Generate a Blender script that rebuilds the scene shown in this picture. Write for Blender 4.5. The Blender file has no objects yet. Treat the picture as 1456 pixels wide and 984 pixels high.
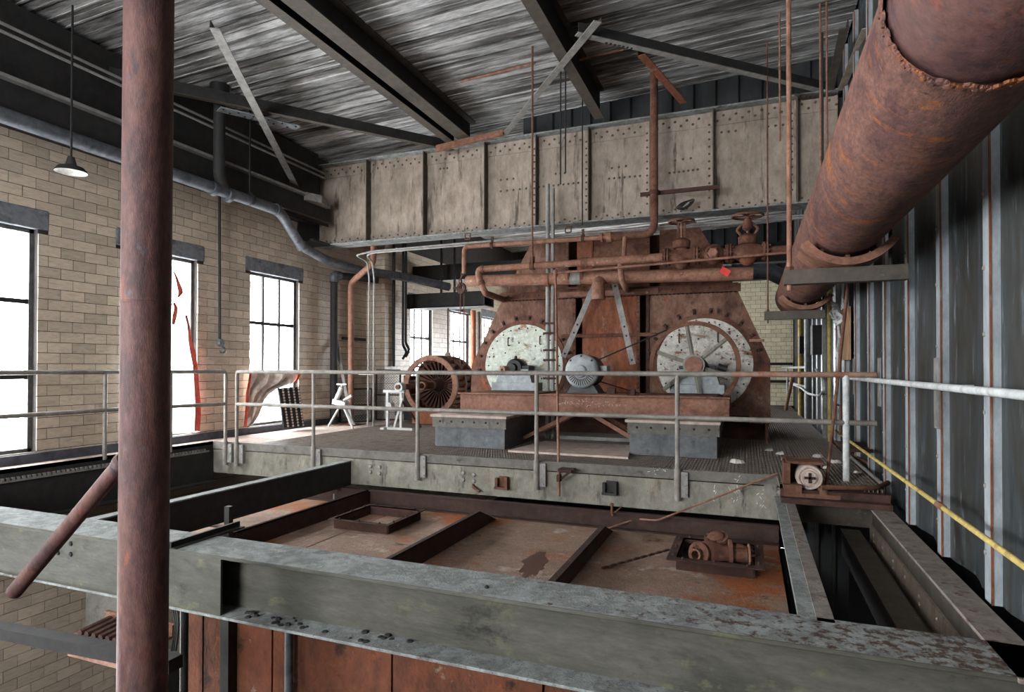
import bpy, math, random
import numpy as np
from mathutils import Vector, Matrix
random.seed(7)
C = bpy.context.scene.collection
SC = bpy.context.scene

# ------------------------------------------------------------------ camera, world, light, exposure
FPX, YAW, PITCH, ROLL, CY, EYE = 861.2, .3731, .01048, .00184, 514.4, 1.17
_f = Vector((-math.sin(YAW) * math.cos(PITCH), math.cos(YAW) * math.cos(PITCH), math.sin(PITCH)))
_r = Vector((math.cos(YAW), math.sin(YAW), 0))
_u = _r.cross(_f)
_r, _u = _r * math.cos(ROLL) + _u * math.sin(ROLL), _u * math.cos(ROLL) - _r * math.sin(ROLL)
cam = bpy.data.objects.new('camera', bpy.data.cameras.new('camera'))
C.objects.link(cam)
cam.matrix_world = Matrix(((_r.x, _u.x, -_f.x, 0), (_r.y, _u.y, -_f.y, 0), (_r.z, _u.z, -_f.z, EYE), (0, 0, 0, 1)))
cam.data.sensor_width = 36
cam.data.lens = 36 * FPX / 1456
cam.data.shift_y = (CY - 492) / 1456
cam.data.clip_start = .05
SC.camera = cam

w = bpy.data.worlds.new('overcast sky')
SC.world = w
w.use_nodes = True
bg = w.node_tree.nodes['Background']
bg.inputs[0].default_value = (.93, .97, 1, 1)
bg.inputs[1].default_value = 20.0

SC.view_settings.view_transform = 'Standard'
SC.view_settings.look = 'None'
SC.view_settings.gamma = 1
SC.view_settings.exposure = 0.85
SC.cycles.max_bounces = 8
SC.cycles.diffuse_bounces = 5
SC.cycles.glossy_bounces = 3
SC.cycles.transparent_max_bounces = 12
SC.cycles.sample_clamp_indirect = 6
SC.cycles.caustics_reflective = False
SC.cycles.caustics_refractive = False

def portal(name, loc, rot, sx, sy):
    l = bpy.data.lights.new(name, 'AREA'); l.shape = 'RECTANGLE'; l.size = sx; l.size_y = sy
    l.cycles.is_portal = True
    o = bpy.data.objects.new(name, l); C.objects.link(o); o.location = loc; o.rotation_euler = rot
    return o
WINY = [(-3.38, -2.16), (-1.05, .17), (3.61, 4.83), (5.94, 7.16), (8.27, 9.50), (13.70, 14.86), (15.98, 17.25), (18.27, 19.45)]
WINZ = (.12, 2.88)
YB_ = 21.0
for a, b in WINY:
    portal('window_portal', (-8.46, (a + b) / 2, 1.5), (0, -math.pi / 2, 0), 2.76, b - a)
portal('lower_portal', (-8.46, 2.85, -2.5), (0, -math.pi / 2, 0), 2.2, 1.1)  # unseen lower opening, added to light the bricks below floor level
portal('far_portal', (-4.0, YB_ + .35, 1.4), (-math.pi / 2, 0, 0), 3.2, 2.6)  # serves the added window in the far wall
portal('rear_portal', (-5.0, -5.05, 2.4), (math.pi / 2, 0, 0), 3.6, 3.2)

# ------------------------------------------------------------------ pixel to point on a known plane
def ray(u, v): return _r * ((u - 728) / FPX) - _u * ((v - CY) / FPX) + _f
def at(u, v, X=None, Y=None, Z=None):
    d = ray(u, v)
    s = X / d.x if X is not None else Y / d.y if Y is not None else (Z - EYE) / d.z
    return Vector((d.x * s, d.y * s, EYE + d.z * s))

# ------------------------------------------------------------------ materials
def lin(h):
    h = h.lstrip('#'); c = [int(h[i:i + 2], 16) / 255 for i in (0, 2, 4)]
    return tuple(x / 12.92 if x <= .04045 else ((x + .055) / 1.055) ** 2.4 for x in c) + (1,)
def mat(name, cols, scale=3, stretch=(1, 1, 1), rough=.8, metal=0, bump=.15, bscale=30, spots=(), island=0, detail=8, dist=0.4, spec=.3, grime=.35, gscale=9):
    m = bpy.data.materials.new(name); m.use_nodes = True
    nt = m.node_tree; N = nt.nodes; L = nt.links; P = N['Principled BSDF']
    tc = N.new('ShaderNodeTexCoord'); mp = N.new('ShaderNodeMapping'); mp.inputs['Scale'].default_value = stretch
    L.new(tc.outputs['Object'], mp.inputs['Vector'])
    vec = mp.outputs['Vector']
    if island:
        oi = N.new('ShaderNodeObjectInfo'); ge = N.new('ShaderNodeNewGeometry')
        ad = N.new('ShaderNodeMath'); ad.operation = 'ADD'
        L.new(oi.outputs['Random'], ad.inputs[0]); L.new(ge.outputs['Random Per Island'], ad.inputs[1])
        fr = N.new('ShaderNodeMath'); fr.operation = 'FRACT'; L.new(ad.outputs[0], fr.inputs[0])
        ml = N.new('ShaderNodeMath'); ml.operation = 'MULTIPLY'; ml.inputs[1].default_value = 37; L.new(fr.outputs[0], ml.inputs[0])
        va = N.new('ShaderNodeVectorMath'); va.operation = 'ADD'; L.new(vec, va.inputs[0]); L.new(ml.outputs[0], va.inputs[1]); vec = va.outputs[0]
    n1 = N.new('ShaderNodeTexNoise'); n1.inputs['Scale'].default_value = scale; n1.inputs['Detail'].default_value = detail
    n1.inputs['Roughness'].default_value = .65; n1.inputs['Distortion'].default_value = dist
    L.new(vec, n1.inputs['Vector'])
    cr = N.new('ShaderNodeValToRGB'); e = cr.color_ramp.elements
    k = len(cols)
    for i, c in enumerate(cols):
        pos = .3 + .4 * i / max(1, k - 1)
        if i < 2: el = e[i]; el.position = pos
        else: el = e.new(pos)
        el.color = lin(c)
    if k == 1: e[1].color = lin(cols[0])
    L.new(n1.outputs[0], cr.inputs[0])
    col = cr.outputs[0]
    for j, (hx, thr, sc, st) in enumerate(spots):
        n2 = N.new('ShaderNodeTexNoise'); n2.inputs['Scale'].default_value = sc; n2.inputs['Detail'].default_value = 10; n2.inputs['Roughness'].default_value = .7
        mp2 = N.new('ShaderNodeMapping'); mp2.inputs['Scale'].default_value = st; mp2.inputs['Location'].default_value = (3.1 * j + 1.7, 5.3 * j, 2.2 * j)
        L.new(tc.outputs['Object'] if not island else vec, mp2.inputs['Vector']); L.new(mp2.outputs[0], n2.inputs['Vector'])
        r2 = N.new('ShaderNodeValToRGB'); r2.color_ramp.elements[0].position = thr; r2.color_ramp.elements[1].position = min(1, thr + .09)
        L.new(n2.outputs[0], r2.inputs[0])
        mx = N.new('ShaderNodeMix'); mx.data_type = 'RGBA'; mx.inputs['B'].default_value = lin(hx)
        L.new(r2.outputs[0], mx.inputs['Factor']); L.new(col, mx.inputs['A']); col = mx.outputs['Result']
    if island:
        hs = N.new('ShaderNodeHueSaturation'); L.new(col, hs.inputs['Color'])
        mr = N.new('ShaderNodeMapRange'); mr.inputs['To Min'].default_value = 1 - island; mr.inputs['To Max'].default_value = 1 + island
        L.new(fr.outputs[0], mr.inputs['Value']); L.new(mr.outputs[0], hs.inputs['Value']); col = hs.outputs['Color']
    if grime:
        n4 = N.new('ShaderNodeTexNoise'); n4.inputs['Scale'].default_value = gscale; n4.inputs['Detail'].default_value = 12; n4.inputs['Roughness'].default_value = .75
        L.new(vec, n4.inputs['Vector'])
        g4 = N.new('ShaderNodeMapRange'); g4.inputs['From Min'].default_value = .32; g4.inputs['From Max'].default_value = .68
        g4.inputs['To Min'].default_value = 1 - grime; g4.inputs['To Max'].default_value = 1 + grime * .55
        L.new(n4.outputs[0], g4.inputs['Value'])
        h4 = N.new('ShaderNodeHueSaturation'); L.new(col, h4.inputs['Color']); L.new(g4.outputs[0], h4.inputs['Value']); col = h4.outputs['Color']
    L.new(col, P.inputs['Base Color'])
    P.inputs['Roughness'].default_value = rough; P.inputs['Metallic'].default_value = metal
    P.inputs['Specular IOR Level'].default_value = spec
    if bump:
        n3 = N.new('ShaderNodeTexNoise'); n3.inputs['Scale'].default_value = bscale; n3.inputs['Detail'].default_value = 6
        L.new(vec, n3.inputs['Vector'])
        bp = N.new('ShaderNodeBump'); bp.inputs['Strength'].default_value = bump; bp.inputs['Distance'].default_value = .02
        L.new(n3.outputs[0], bp.inputs['Height']); L.new(bp.outputs[0], P.inputs['Normal'])
    return m
O1 = (1, 1, 1)
M = {}
M['tile'] = mat('glazed_tile', ['#ab9c8c', '#c6b6a3', '#b8a996'], 5, (1, 1, 4), .4, bump=.06, island=.16, spots=[('#8c7e70', .62, 9, (1, 1, 3))], spec=.5, grime=.18)
M['tile_lit'] = mat('lit_tile', ['#e2d7b4', '#f0e7cb', '#d9cca4'], 5, O1, .5, bump=.05, island=.1, grime=.1)  # lighter tile copy: stronger light on the far wall put into the colour
M['mortar'] = mat('mortar', ['#2f2b29', '#3d3835'], 8, O1, .95)
M['plank'] = mat('peeling_planks', ['#24211f', '#6b6865', '#b5b4b3', '#45413e'], 1.6, (.3, 2.2, 1), .85, bump=.4, bscale=25, island=.35, dist=0, spots=[('#121110', .58, 1.0, (.4, 1.6, 1)), ('#d2d3d3', .58, 3, (.35, 1.6, 1)), ('#171412', .6, 9, (.3, 2.0, 1))], grime=.5, gscale=14)
M['rust'] = mat('rust', ['#432b24', '#5e3c30', '#72503f', '#4e332a'], 3, O1, .85, bump=.35, bscale=60, spots=[('#83522f', .62, 5, O1), ('#8f7b6e', .66, 9, O1), ('#301f1b', .62, 6, O1)], grime=.45, gscale=16)
M['rustpipe'] = mat('rust_big_pipe', ['#46302d', '#654540', '#785448', '#52393a'], 3.4, (1.6, .7, 1.6), .8, bump=.25, bscale=110, spots=[('#96592f', .55, 2.6, (1, 2.2, 1)), ('#4a464e', .6, 3.2, (1, 1.8, 1)), ('#8a5b42', .6, 26, O1), ('#3a2624', .6, 18, (1, 2, 1)), ('#a0622f', .6, 9, (1, 3, 1))], grime=.55, gscale=30)
M['rustcol'] = mat('rust_column', ['#3a2a2a', '#533836', '#65463f', '#44393e'], 6, (1, 1, .35), .65, bump=.18, bscale=140, spots=[('#7c4636', .58, 9, (1, 1, .4)), ('#54505a', .6, 26, (1, 1, .4))], grime=.45, gscale=30)
M['rustpanel'] = mat('rust_fan_panel', ['#432c24', '#66473a', '#7f6152', '#553a30'], 2.2, (1, 1, .6), .85, bump=.4, bscale=45, spots=[('#874a30', .57, 2.3, (1, 1, .5)), ('#9a877c', .6, 3.5, (1, 1, .8)), ('#2f1e1b', .58, 3.1, (1, 1, .5)), ('#a8968b', .66, 12, (1, 1, .6)), ('#3a2520', .62, 7, (1, 1, .5))], grime=.45, gscale=14)
M['rustorange'] = mat('rust_orange', ['#623a2a', '#7f4d36', '#6f4435'], 3, (1, 1, .4), .85, bump=.3, spots=[('#a0532f', .56, 2.2, (1.5, 1, .6)), ('#8b7266', .56, 2.4, (1.5, 1, .8)), ('#41281f', .6, 5, (3, 1, .4))], grime=.45, gscale=14)
M['rustlight'] = mat('rust_light_pipe', ['#5e4133', '#7d5644', '#8d6654', '#69493b'], 4, O1, .7, bump=.2, bscale=60, spots=[('#b9a696', .62, 9, (1, 1, 1)), ('#533529', .58, 5, O1), ('#9b5c3a', .63, 3, O1)], grime=.4, gscale=18)
M['rustdark'] = mat('rust_dark', ['#2c1e1a', '#432d26', '#54392f'], 4, O1, .85, bump=.3, bscale=60)
M['girder'] = mat('girder_paint', ['#7a6d60', '#918375', '#a09184', '#847668'], 1.6, (1, 1, .5), .65, bump=.06, bscale=30, spots=[('#5b5147', .55, 2.5, (2.5, 1, .35)), ('#b2a596', .65, 4, (3, 1, .3)), ('#76593f', .65, 3, (2, 1, .4)), ('#463e37', .64, 1.2, (1.6, 1, .4))])
M['girder2'] = mat('girder_dark_tone', ['#3f3b36', '#544d45', '#4a443d'], 2, O1, .7, bump=.1, spots=[('#6f6960', .62, 6, O1)])  # dark girder tone; also carries shade put into rivets and stiffeners
M['darksteel'] = mat('dark_steel', ['#1f1e1e', '#2e2c2b', '#272625'], 3, O1, .7, bump=.1, spots=[('#454240', .64, 7, O1)])
M['steel'] = mat('grey_steel', ['#6d6b68', '#8a8783', '#7a7774'], 3, O1, .6, bump=.1, spots=[('#a8a5a0', .63, 8, O1), ('#5a4a41', .66, 5, O1)])
M['duct'] = mat('duct_wrap', ['#33353a', '#4d5056', '#5f6268', '#3c3e42'], 5, (1, 1, 1), .55, bump=.3, bscale=18)
M['greybeam'] = mat('olive_beam', ['#35342e', '#47463e', '#53514a', '#3d3c36'], 1.4, (.5, 1, 1.8), .6, bump=.12, spots=[('#5f5f4a', .57, 3, (1, 1, 1.6)), ('#22201e', .62, 2.5, (.7, 1, 1)), ('#737264', .66, 10, (.6, 1, 1))])
M['strip'] = mat('pale_strip', ['#82898e', '#a0a7ac', '#8f969b'], 3, (1, 1, .4), .5, metal=.1, bump=.05, spots=[('#5f6468', .6, 3, (1, 2, .4))])  # paler tone than the corrugated sheets
M['dustgrey'] = mat('dusty_flange', ['#7c8080', '#8f9391', '#727472', '#9b9c99'], 6, O1, .9, bump=.3, bscale=90, spots=[('#55493f', .57, 45, O1), ('#4f3b33', .6, 3, (1, 1, 1)), ('#403b37', .64, 14, O1)])
M['dustrust'] = mat('rust_speckled_dust', ['#6f6760', '#857d75', '#5c5049'], 5, O1, .9, bump=.3, bscale=80, spots=[('#5b3b2e', .55, 9, O1), ('#3f3029', .6, 40, O1), ('#a39c93', .64, 14, O1)])
def beamdust():
    m = mat('beam_dust', ['#7c8080', '#8f9391', '#727472', '#9b9c99'], 6, O1, .9, bump=.3, bscale=90, spots=[('#4b382f', .62, 16, O1), ('#403b37', .64, 30, O1)])
    nt = m.node_tree; N = nt.nodes; L = nt.links
    r2 = [n for n in N if n.type == 'VALTORGB'][1]; src = r2.inputs[0].links[0].from_socket
    tc = [n for n in N if n.type == 'TEX_COORD'][0]
    sx = N.new('ShaderNodeSeparateXYZ'); L.new(tc.outputs['Object'], sx.inputs[0])
    mr = N.new('ShaderNodeMapRange'); L.new(sx.outputs[0], mr.inputs['Value'])
    mr.inputs['From Min'].default_value = .8; mr.inputs['From Max'].default_value = 3.4; mr.inputs['To Min'].default_value = 0; mr.inputs['To Max'].default_value = .16
    ad = N.new('ShaderNodeMath'); ad.operation = 'ADD'; L.new(src, ad.inputs[0]); L.new(mr.outputs[0], ad.inputs[1]); L.new(ad.outputs[0], r2.inputs[0])
    return m
M['beamdust'] = beamdust()
M['dusttank'] = mat('dusty_tank_top', ['#6b554a', '#86705f', '#9a8070', '#765f52'], 1.1, O1, .8, bump=.4, bscale=55, spots=[('#9a5a36', .49, .8, O1), ('#b3a498', .58, 2.2, O1), ('#54392d', .6, 3, O1), ('#3c2a24', .65, 26, O1)], grime=.3, gscale=22)
M['tankrust'] = mat('tank_rust', ['#2f211d', '#41302a', '#382823'], 3, O1, .85, bump=.25, spots=[('#5a4237', .62, 5, O1)])
M['webgrey'] = mat('platform_edge', ['#5f5c53', '#757166', '#858175', '#666257'], 2.2, (1, 1, .7), .7, bump=.15, spots=[('#45423d', .56, 3, (2, 1, .5)), ('#63513f', .62, 2.5, (1.5, 1, .4)), ('#b0ac9f', .67, 8, (1, 1, .5)), ('#3a3733', .66, 16, O1)])
M['toe'] = mat('toe_plate', ['#57544f', '#6b6761', '#615d57'], 3, O1, .75, bump=.12, spots=[('#403d39', .6, 6, O1), ('#97938a', .68, 9, O1)])
M['rail'] = mat('grey_rail', ['#6a655f', '#7d7770', '#8c867e'], 6, O1, .5, bump=.1, spots=[('#5a3d30', .63, 7, O1)])
M['railrust'] = mat('rusty_rail', ['#7d6152', '#94796a', '#85503a'], 7, O1, .65, bump=.15, spots=[('#9b5536', .55, 8, O1)])
M['concrete'] = mat('pedestal', ['#4f5153', '#656769', '#595b5c'], 3, O1, .8, bump=.2, spots=[('#8b8d8b', .62, 4, (2, 1, .7)), ('#3e3f40', .6, 5, O1)])
M['deckdust'] = mat('dusty_deck', ['#a8958b', '#c0ada2', '#b3a095'], 3, O1, .9, bump=.2, spots=[('#8b7a72', .62, 5, O1)])
M['grating'] = mat('grating_steel', ['#7b6f66', '#948980', '#6b5f57'], 4, O1, .5, bump=0, spots=[('#7d523e', .6, 1.2, O1)])
M['disc'] = mat('peeling_mint_disc', ['#a7aea2', '#c3c9be', '#b3b8a8'], 3, O1, .75, bump=.4, bscale=50, spots=[('#8d6a48', .55, 2.6, (1, 1, 2)), ('#5b3c2e', .59, 8, (1, 1, 1)), ('#dfe3dd', .64, 6, O1)], gscale=16)
M['discrusty'] = mat('peeling_white_disc_rusty', ['#b4b0a6', '#cbc8bf', '#a9a396'], 3, O1, .75, bump=.45, bscale=50, spots=[('#80593a', .53, 3, (1, 1, 2)), ('#573528', .55, 9, O1), ('#dcd9d0', .64, 5, O1)], gscale=16)
M['motor'] = mat('grey_motor', ['#83888a', '#9a9fa1', '#8f9496'], 4, O1, .5, bump=.05)
M['motordark'] = mat('motor_body', ['#3c3e3f', '#4c4e4f'], 4, O1, .55, bump=.05)
M['black'] = mat('black_iron', ['#191919', '#262626'], 4, O1, .5, bump=.1)
M['corr'] = mat('corrugated_steel', ['#2b2f31', '#3f4447', '#363530', '#4b5256'], 2.4, (1, 1.5, .3), .4, metal=.25, bump=.06, spots=[('#737b80', .57, 5, (2, 2.5, .3)), ('#211f1d', .57, 1.6, (1, 1, .6))])
M['corrdark'] = mat('dark_corrugated', ['#232425', '#303234', '#2a2926'], 3, (1, 1, .4), .7, bump=.05, spots=[('#45484a', .63, 5, (2, 2, .3))])
M['white'] = mat('white_paint', ['#9d9d9a', '#b3b3b0', '#a6a5a0'], 5, O1, .6, bump=.05, spots=[('#7b6d60', .64, 7, O1)])
M['whiterail'] = mat('white_grey_rail', ['#b9bcbd', '#cfd1d0', '#a9a9a6'], 5, O1, .5, bump=.05, spots=[('#8a6d58', .67, 8, O1)])
M['yellow'] = mat('yellow_rail', ['#b09a55', '#c8b06a', '#8f7a4a'], 8, O1, .7, bump=.05)
M['wood'] = mat('old_wood', ['#8b6b53', '#a98669', '#77594a'], 4, (6, 6, .6), .85, bump=.2)
M['lintel'] = mat('concrete_lintel', ['#5f636a', '#777a7e', '#4c4f55'], 5, O1, .9, bump=.3, bscale=20)
M['frame'] = mat('window_frame', ['#3f3f40', '#565656', '#6b665f'], 6, O1, .7, bump=.05)
M['baseboard'] = mat('black_kerb', ['#3a3c44', '#4a4c54', '#303137'], 4, O1, .7)
M['floor'] = mat('basement_floor', ['#2e2b29', '#3d3936', '#35312e'], 2, O1, .9)
M['redtape'] = mat('red_tape', ['#d2463a', '#e36a5a', '#c23a30'], 5, O1, .5, bump=.05)
M['redtag'] = mat('red_tag', ['#d0231d', '#e03a30'], 5, O1, .5, bump=0)
M['chalk'] = mat('chalk', ['#d9d6cc', '#e8e6de'], 9, O1, .95, bump=0)
M['wire'] = mat('black_wire', ['#1d1c1c', '#2b2a29'], 5, O1, .6, bump=0)
M['lampwhite'] = mat('lamp_inside', ['#b9b6b0', '#cfccc6', '#a39a90'], 9, O1, .5, bump=0)
M['casing'] = mat('boiler_casing', ['#4a2c20', '#663a26', '#3c251c'], 2.2, (1, 1, .6), .85, bump=.45, bscale=40, spots=[('#857a6c', .62, 4, O1), ('#2f1d17', .58, 3, O1), ('#7c4526', .6, 6, O1)])
M['rubble'] = mat('plaster_rubble', ['#a8a49c', '#bfbab1', '#8d8880'], 9, O1, .95, bump=.3)
def thin(name, col, tr, gl=.05, bright=None):
    m = bpy.data.materials.new(name); m.use_nodes = True; nt = m.node_tree; N = nt.nodes; L = nt.links
    out = N['Material Output']; N.remove(N['Principled BSDF'])
    t = N.new('ShaderNodeBsdfTransparent'); t.inputs[0].default_value = (1, 1, 1, 1)
    if bright:
        d = N.new('ShaderNodeBsdfTranslucent'); d.inputs[0].default_value = lin(col)
        d2 = N.new('ShaderNodeBsdfDiffuse'); d2.inputs[0].default_value = lin(col)
        mm = N.new('ShaderNodeMixShader'); mm.inputs[0].default_value = .5; L.new(d.outputs[0], mm.inputs[1]); L.new(d2.outputs[0], mm.inputs[2]); s = mm
    else:
        s = N.new('ShaderNodeBsdfGlossy'); s.inputs['Roughness'].default_value = .15; s.inputs[0].default_value = lin(col)
    mx = N.new('ShaderNodeMixShader'); mx.inputs[0].default_value = 1 - tr
    L.new(t.outputs[0], mx.inputs[1]); L.new(s.outputs[0], mx.inputs[2]); L.new(mx.outputs[0], out.inputs[0])
    return m
M['glass'] = thin('dusty_window_glass', '#eef2f2', .93)
M['plastic'] = thin('translucent_plastic_sheet', '#f3f1ec', .25, bright=True)

# ------------------------------------------------------------------ mesh helpers
class MB:
    def __init__(s): s.v = []; s.f = []
    def add(s, vs, fs):
        o = len(s.v); s.v += [tuple(x) for x in vs]; s.f += [tuple(o + i for i in f) for f in fs]; return s
    def box(s, x0, x1, y0, y1, z0, z1):
        return s.add([(x, y, z) for x in (x0, x1) for y in (y0, y1) for z in (z0, z1)],
                     [(0, 1, 3, 2), (4, 6, 7, 5), (0, 4, 5, 1), (2, 3, 7, 6), (0, 2, 6, 4), (1, 5, 7, 3)])
    def hexa(s, c, ax, ay, az):
        c, ax, ay, az = map(Vector, (c, ax, ay, az))
        return s.add([c + ax * i + ay * j + az * k for i in (-1, 1) for j in (-1, 1) for k in (-1, 1)],
                     [(0, 1, 3, 2), (4, 6, 7, 5), (0, 4, 5, 1), (2, 3, 7, 6), (0, 2, 6, 4), (1, 5, 7, 3)])
    def bar(s, p, q, w, h, up=(0, 0, 1)):
        p, q, up = Vector(p), Vector(q), Vector(up)
        d = (q - p); L = d.length; d.normalize(); side = d.cross(up).normalized(); u2 = side.cross(d)
        return s.hexa((p + q) / 2, d * L / 2, side * w / 2, u2 * h / 2)
    def angle(s, p, q, w, h, t, up=(0, 0, 1), flip=1):
        # L section: horizontal leg of width w whose underside runs p-q, vertical leg of height h on one edge
        p, q, up = Vector(p), Vector(q), Vector(up)
        d = (q - p).normalized(); side = d.cross(up).normalized(); u2 = side.cross(d)
        s.bar(p + u2 * t / 2, q + u2 * t / 2, w, t, up)
        o = side * (w / 2 - t / 2) * flip + u2 * (t + h / 2)
        return s.bar(p + o, q + o, t, h, up)
    def tube(s, pts, r, n=10, caps=True):
        pts = [Vector(p) for p in pts]; k = len(pts); rs = r if isinstance(r, (list, tuple)) else [r] * k
        d = [(pts[min(i + 1, k - 1)] - pts[max(i - 1, 0)]).normalized() for i in range(k)]
        a = Vector((0, 0, 1)) if abs(d[0].z) < .9 else Vector((1, 0, 0))
        x = d[0].cross(a).normalized(); V = []; 
        for i in range(k):
            x = (x - d[i] * x.dot(d[i])).normalized(); y = d[i].cross(x)
            V += [pts[i] + (x * math.cos(2 * math.pi * j / n) + y * math.sin(2 * math.pi * j / n)) * rs[i] for j in range(n)]
        F = [(i * n + j, i * n + (j + 1) % n, (i + 1) * n + (j + 1) % n, (i + 1) * n + j) for i in range(k - 1) for j in range(n)]
        if caps: F += [tuple(reversed(range(n))), tuple((k - 1) * n + j for j in range(n))]
        return s.add(V, F)
    def cyl(s, p, q, r, n=20, r2=None): return s.tube([p, q], [r, r if r2 is None else r2], n)
    def lathe(s, c, axis, prof, n=32, a0=0, a1=2 * math.pi, close=False):
        c, d = Vector(c), Vector(axis).normalized()
        a = Vector((0, 0, 1)) if abs(d.z) < .9 else Vector((1, 0, 0))
        x = d.cross(a).normalized(); y = d.cross(x); full = abs(a1 - a0 - 2 * math.pi) < 1e-6
        m = n if full else n + 1; k = len(prof); V = []
        for j in range(m):
            t = a0 + (a1 - a0) * j / n; e = x * math.cos(t) + y * math.sin(t)
            V += [c + e * r_ + d * h_ for r_, h_ in prof]
        F = []
        for j in range(n):
            j2 = (j + 1) % m
            for i in range(k if close else k - 1):
                i2 = (i + 1) % k
                F.append((j * k + i, j * k + i2, j2 * k + i2, j2 * k + i))
        return s.add(V, F)
    def ring(s, c, axis, r0, r1, t, n=40, a0=0, a1=2 * math.pi): return s.lathe(c, axis, [(r0, -t / 2), (r1, -t / 2), (r1, t / 2), (r0, t / 2)], n, a0, a1, True)
    def prism(s, poly, off):
        poly = [Vector(p) for p in poly]; off = Vector(off); n = len(poly)
        return s.add(poly + [p + off for p in poly], [tuple(range(n)), tuple(reversed(range(n, 2 * n)))] + [(i, (i + 1) % n + 0, (i + 1) % n + n, i + n) for i in range(n)])
    def dome(s, c, nrm, r, h=None):
        c, d = Vector(c), Vector(nrm).normalized(); h = h or r * .7
        a = Vector((0, 0, 1)) if abs(d.z) < .9 else Vector((1, 0, 0)); x = d.cross(a).normalized(); y = d.cross(x); V = []
        for rr, hh in ((r, 0), (r * .75, h * .7)):
            V += [c + (x * math.cos(j * math.pi / 3) + y * math.sin(j * math.pi / 3)) * rr + d * hh for j in range(6)]
        V.append(c + d * h)
        F = [(j, (j + 1) % 6, 6 + (j + 1) % 6, 6 + j) for j in range(6)] + [(6 + j, 6 + (j + 1) % 6, 12) for j in range(6)]
        return s.add(V, F)
    def grid(s, rows):
        m = len(rows[0]); V = [p for r_ in rows for p in r_]
        return s.add(V, [(i * m + j, i * m + j + 1, (i + 1) * m + j + 1, (i + 1) * m + j) for i in range(len(rows) - 1) for j in range(m - 1)])
def bend(pts, R, n=5):
    pts = [Vector(p) for p in pts]; out = [pts[0]]
    for i in range(1, len(pts) - 1):
        a, b, c = pts[i - 1], pts[i], pts[i + 1]
        d1, d2 = (a - b), (c - b); r = min(R, d1.length * .49, d2.length * .49)
        p, q = b + d1.normalized() * r, b + d2.normalized() * r
        for k in range(n + 1):
            t = k / n; out.append(p * (1 - t) ** 2 + b * 2 * t * (1 - t) + q * t * t)
    return out + [pts[-1]]

ORG = {}
def mk(name, mb, m, org, parent=None, smooth=True, bevel=0):
    me = bpy.data.meshes.new(name)
    ox, oy, oz = org
    me.from_pydata([(x - ox, y - oy, z - oz) for x, y, z in mb.v], [], mb.f)
    me.materials.append(m if not isinstance(m, str) else M[m])
    if smooth:
        me.shade_smooth(); me.set_sharp_from_angle(angle=math.radians(38))
    o = bpy.data.objects.new(name, me); C.objects.link(o)
    if parent: o.parent = parent
    else: o.location = org
    if bevel:
        b = o.modifiers.new('edge', 'BEVEL'); b.width = bevel; b.segments = 2; b.limit_method = 'ANGLE'
    return o
def tag(o, label, cat, group=None):
    o['label'] = label; o['category'] = cat
    if group: o['group'] = group
    return o
def thing(name, label, cat, loc, group=None):
    o = bpy.data.objects.new(name, None); C.objects.link(o); o.location = loc; o.empty_display_size = .1
    ORG[o] = Vector(loc); return tag(o, label, cat, group)
def part(name, mb, m, parent, label=None, stuff=False, **k):
    o = mk(name, mb, m, ORG[parent], parent, **k); ORG[o] = ORG[parent]
    if label: o['label'] = label
    if stuff: o['kind'] = 'stuff'
    return o
def parts(name, mbs, m, parent, **k):
    return [part(name, b_, m, parent, **k) for b_ in mbs]
def B(*a): return MB().box(*a)
def solo(name, mb, m, label, cat, group=None, **k):
    a = np.array(mb.v); lo, hi = a.min(0), a.max(0)
    org = Vector(((lo[0] + hi[0]) / 2, (lo[1] + hi[1]) / 2, lo[2]))
    o = mk(name, mb, m, org, None, **k); ORG[o] = org
    return tag(o, label, cat, group)
def struct(name, mb, m, loc=(0, 0, 0), **k):
    o = mk(name, mb, m, loc, None, **k); ORG[o] = Vector(loc); o['kind'] = 'structure'; return o
def structroot(name, loc=(0, 0, 0)):
    o = bpy.data.objects.new(name, None); C.objects.link(o); o.location = loc; ORG[o] = Vector(loc); o['kind'] = 'structure'; return o
V = Vector

# ================================================================== SETTING
XW, XR, YB = -8.2, 1.3, 21.0
# ---- left wall: mortar backing with window openings, tiles in front
mw = MB()
ys = [-5.0] + [y for p in WINY for y in p] + [YB + .3]
for i in range(len(ys) - 1):
    lo_ = -.6 if ys[i] < 3.5 else -4.5
    if i % 2 == 0: mw.box(XW - .22, XW - .008, ys[i], ys[i + 1], lo_, 5.6)
    else:
        mw.box(XW - .22, XW - .008, ys[i], ys[i + 1], lo_, WINZ[0]); mw.box(XW - .22, XW - .008, ys[i], ys[i + 1], WINZ[1], 5.6)
mw.box(XW - .22, XW - .008, 3.4, 3.61, -4.5, -.6).box(XW - .22, XW - .008, -5, 2.3, -4.5, -.6).box(XW - .22, XW - .008, -5, 3.5, -4.5, -3.6)
mw.box(XW - .22, XW - .008, 2.3, 3.4, -1.4, -.6)  # closes the wall above the added lower opening
wl = struct('wall_left', mw, 'mortar', (XW, 8, -4.5), smooth=False)
CH, BL = .1348, .3
def in_open(y0, y1, z0, z1):
    segs = [(y0, y1)]
    for a, b in WINY:
        if z1 > WINZ[0] + .02 and z0 < 3.12 - .02:
            n = []
            pa, pb = (a, b) if z1 <= WINZ[1] + .02 else (a - .12, b + .12)
            for s, e in segs:
                if e <= pa or s >= pb: n.append((s, e))
                else:
                    if s < pa: n.append((s, pa))
                    if e > pb: n.append((pb, e))
            segs = n
    return [(s, e) for s, e in segs if e - s > .03]
tiles = []
k = 0
z = -3.3684
while z < 4.15:
    off = (k % 2) * BL / 2
    y = 3.3 - off
    while y < YB - .02:
        for s, e in in_open(y, min(y + BL, YB), z, z + CH):
            tiles.append((s + .004, e - .004, z + .004, z + CH - .004))
        y += BL
    z += CH; k += 1
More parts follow.
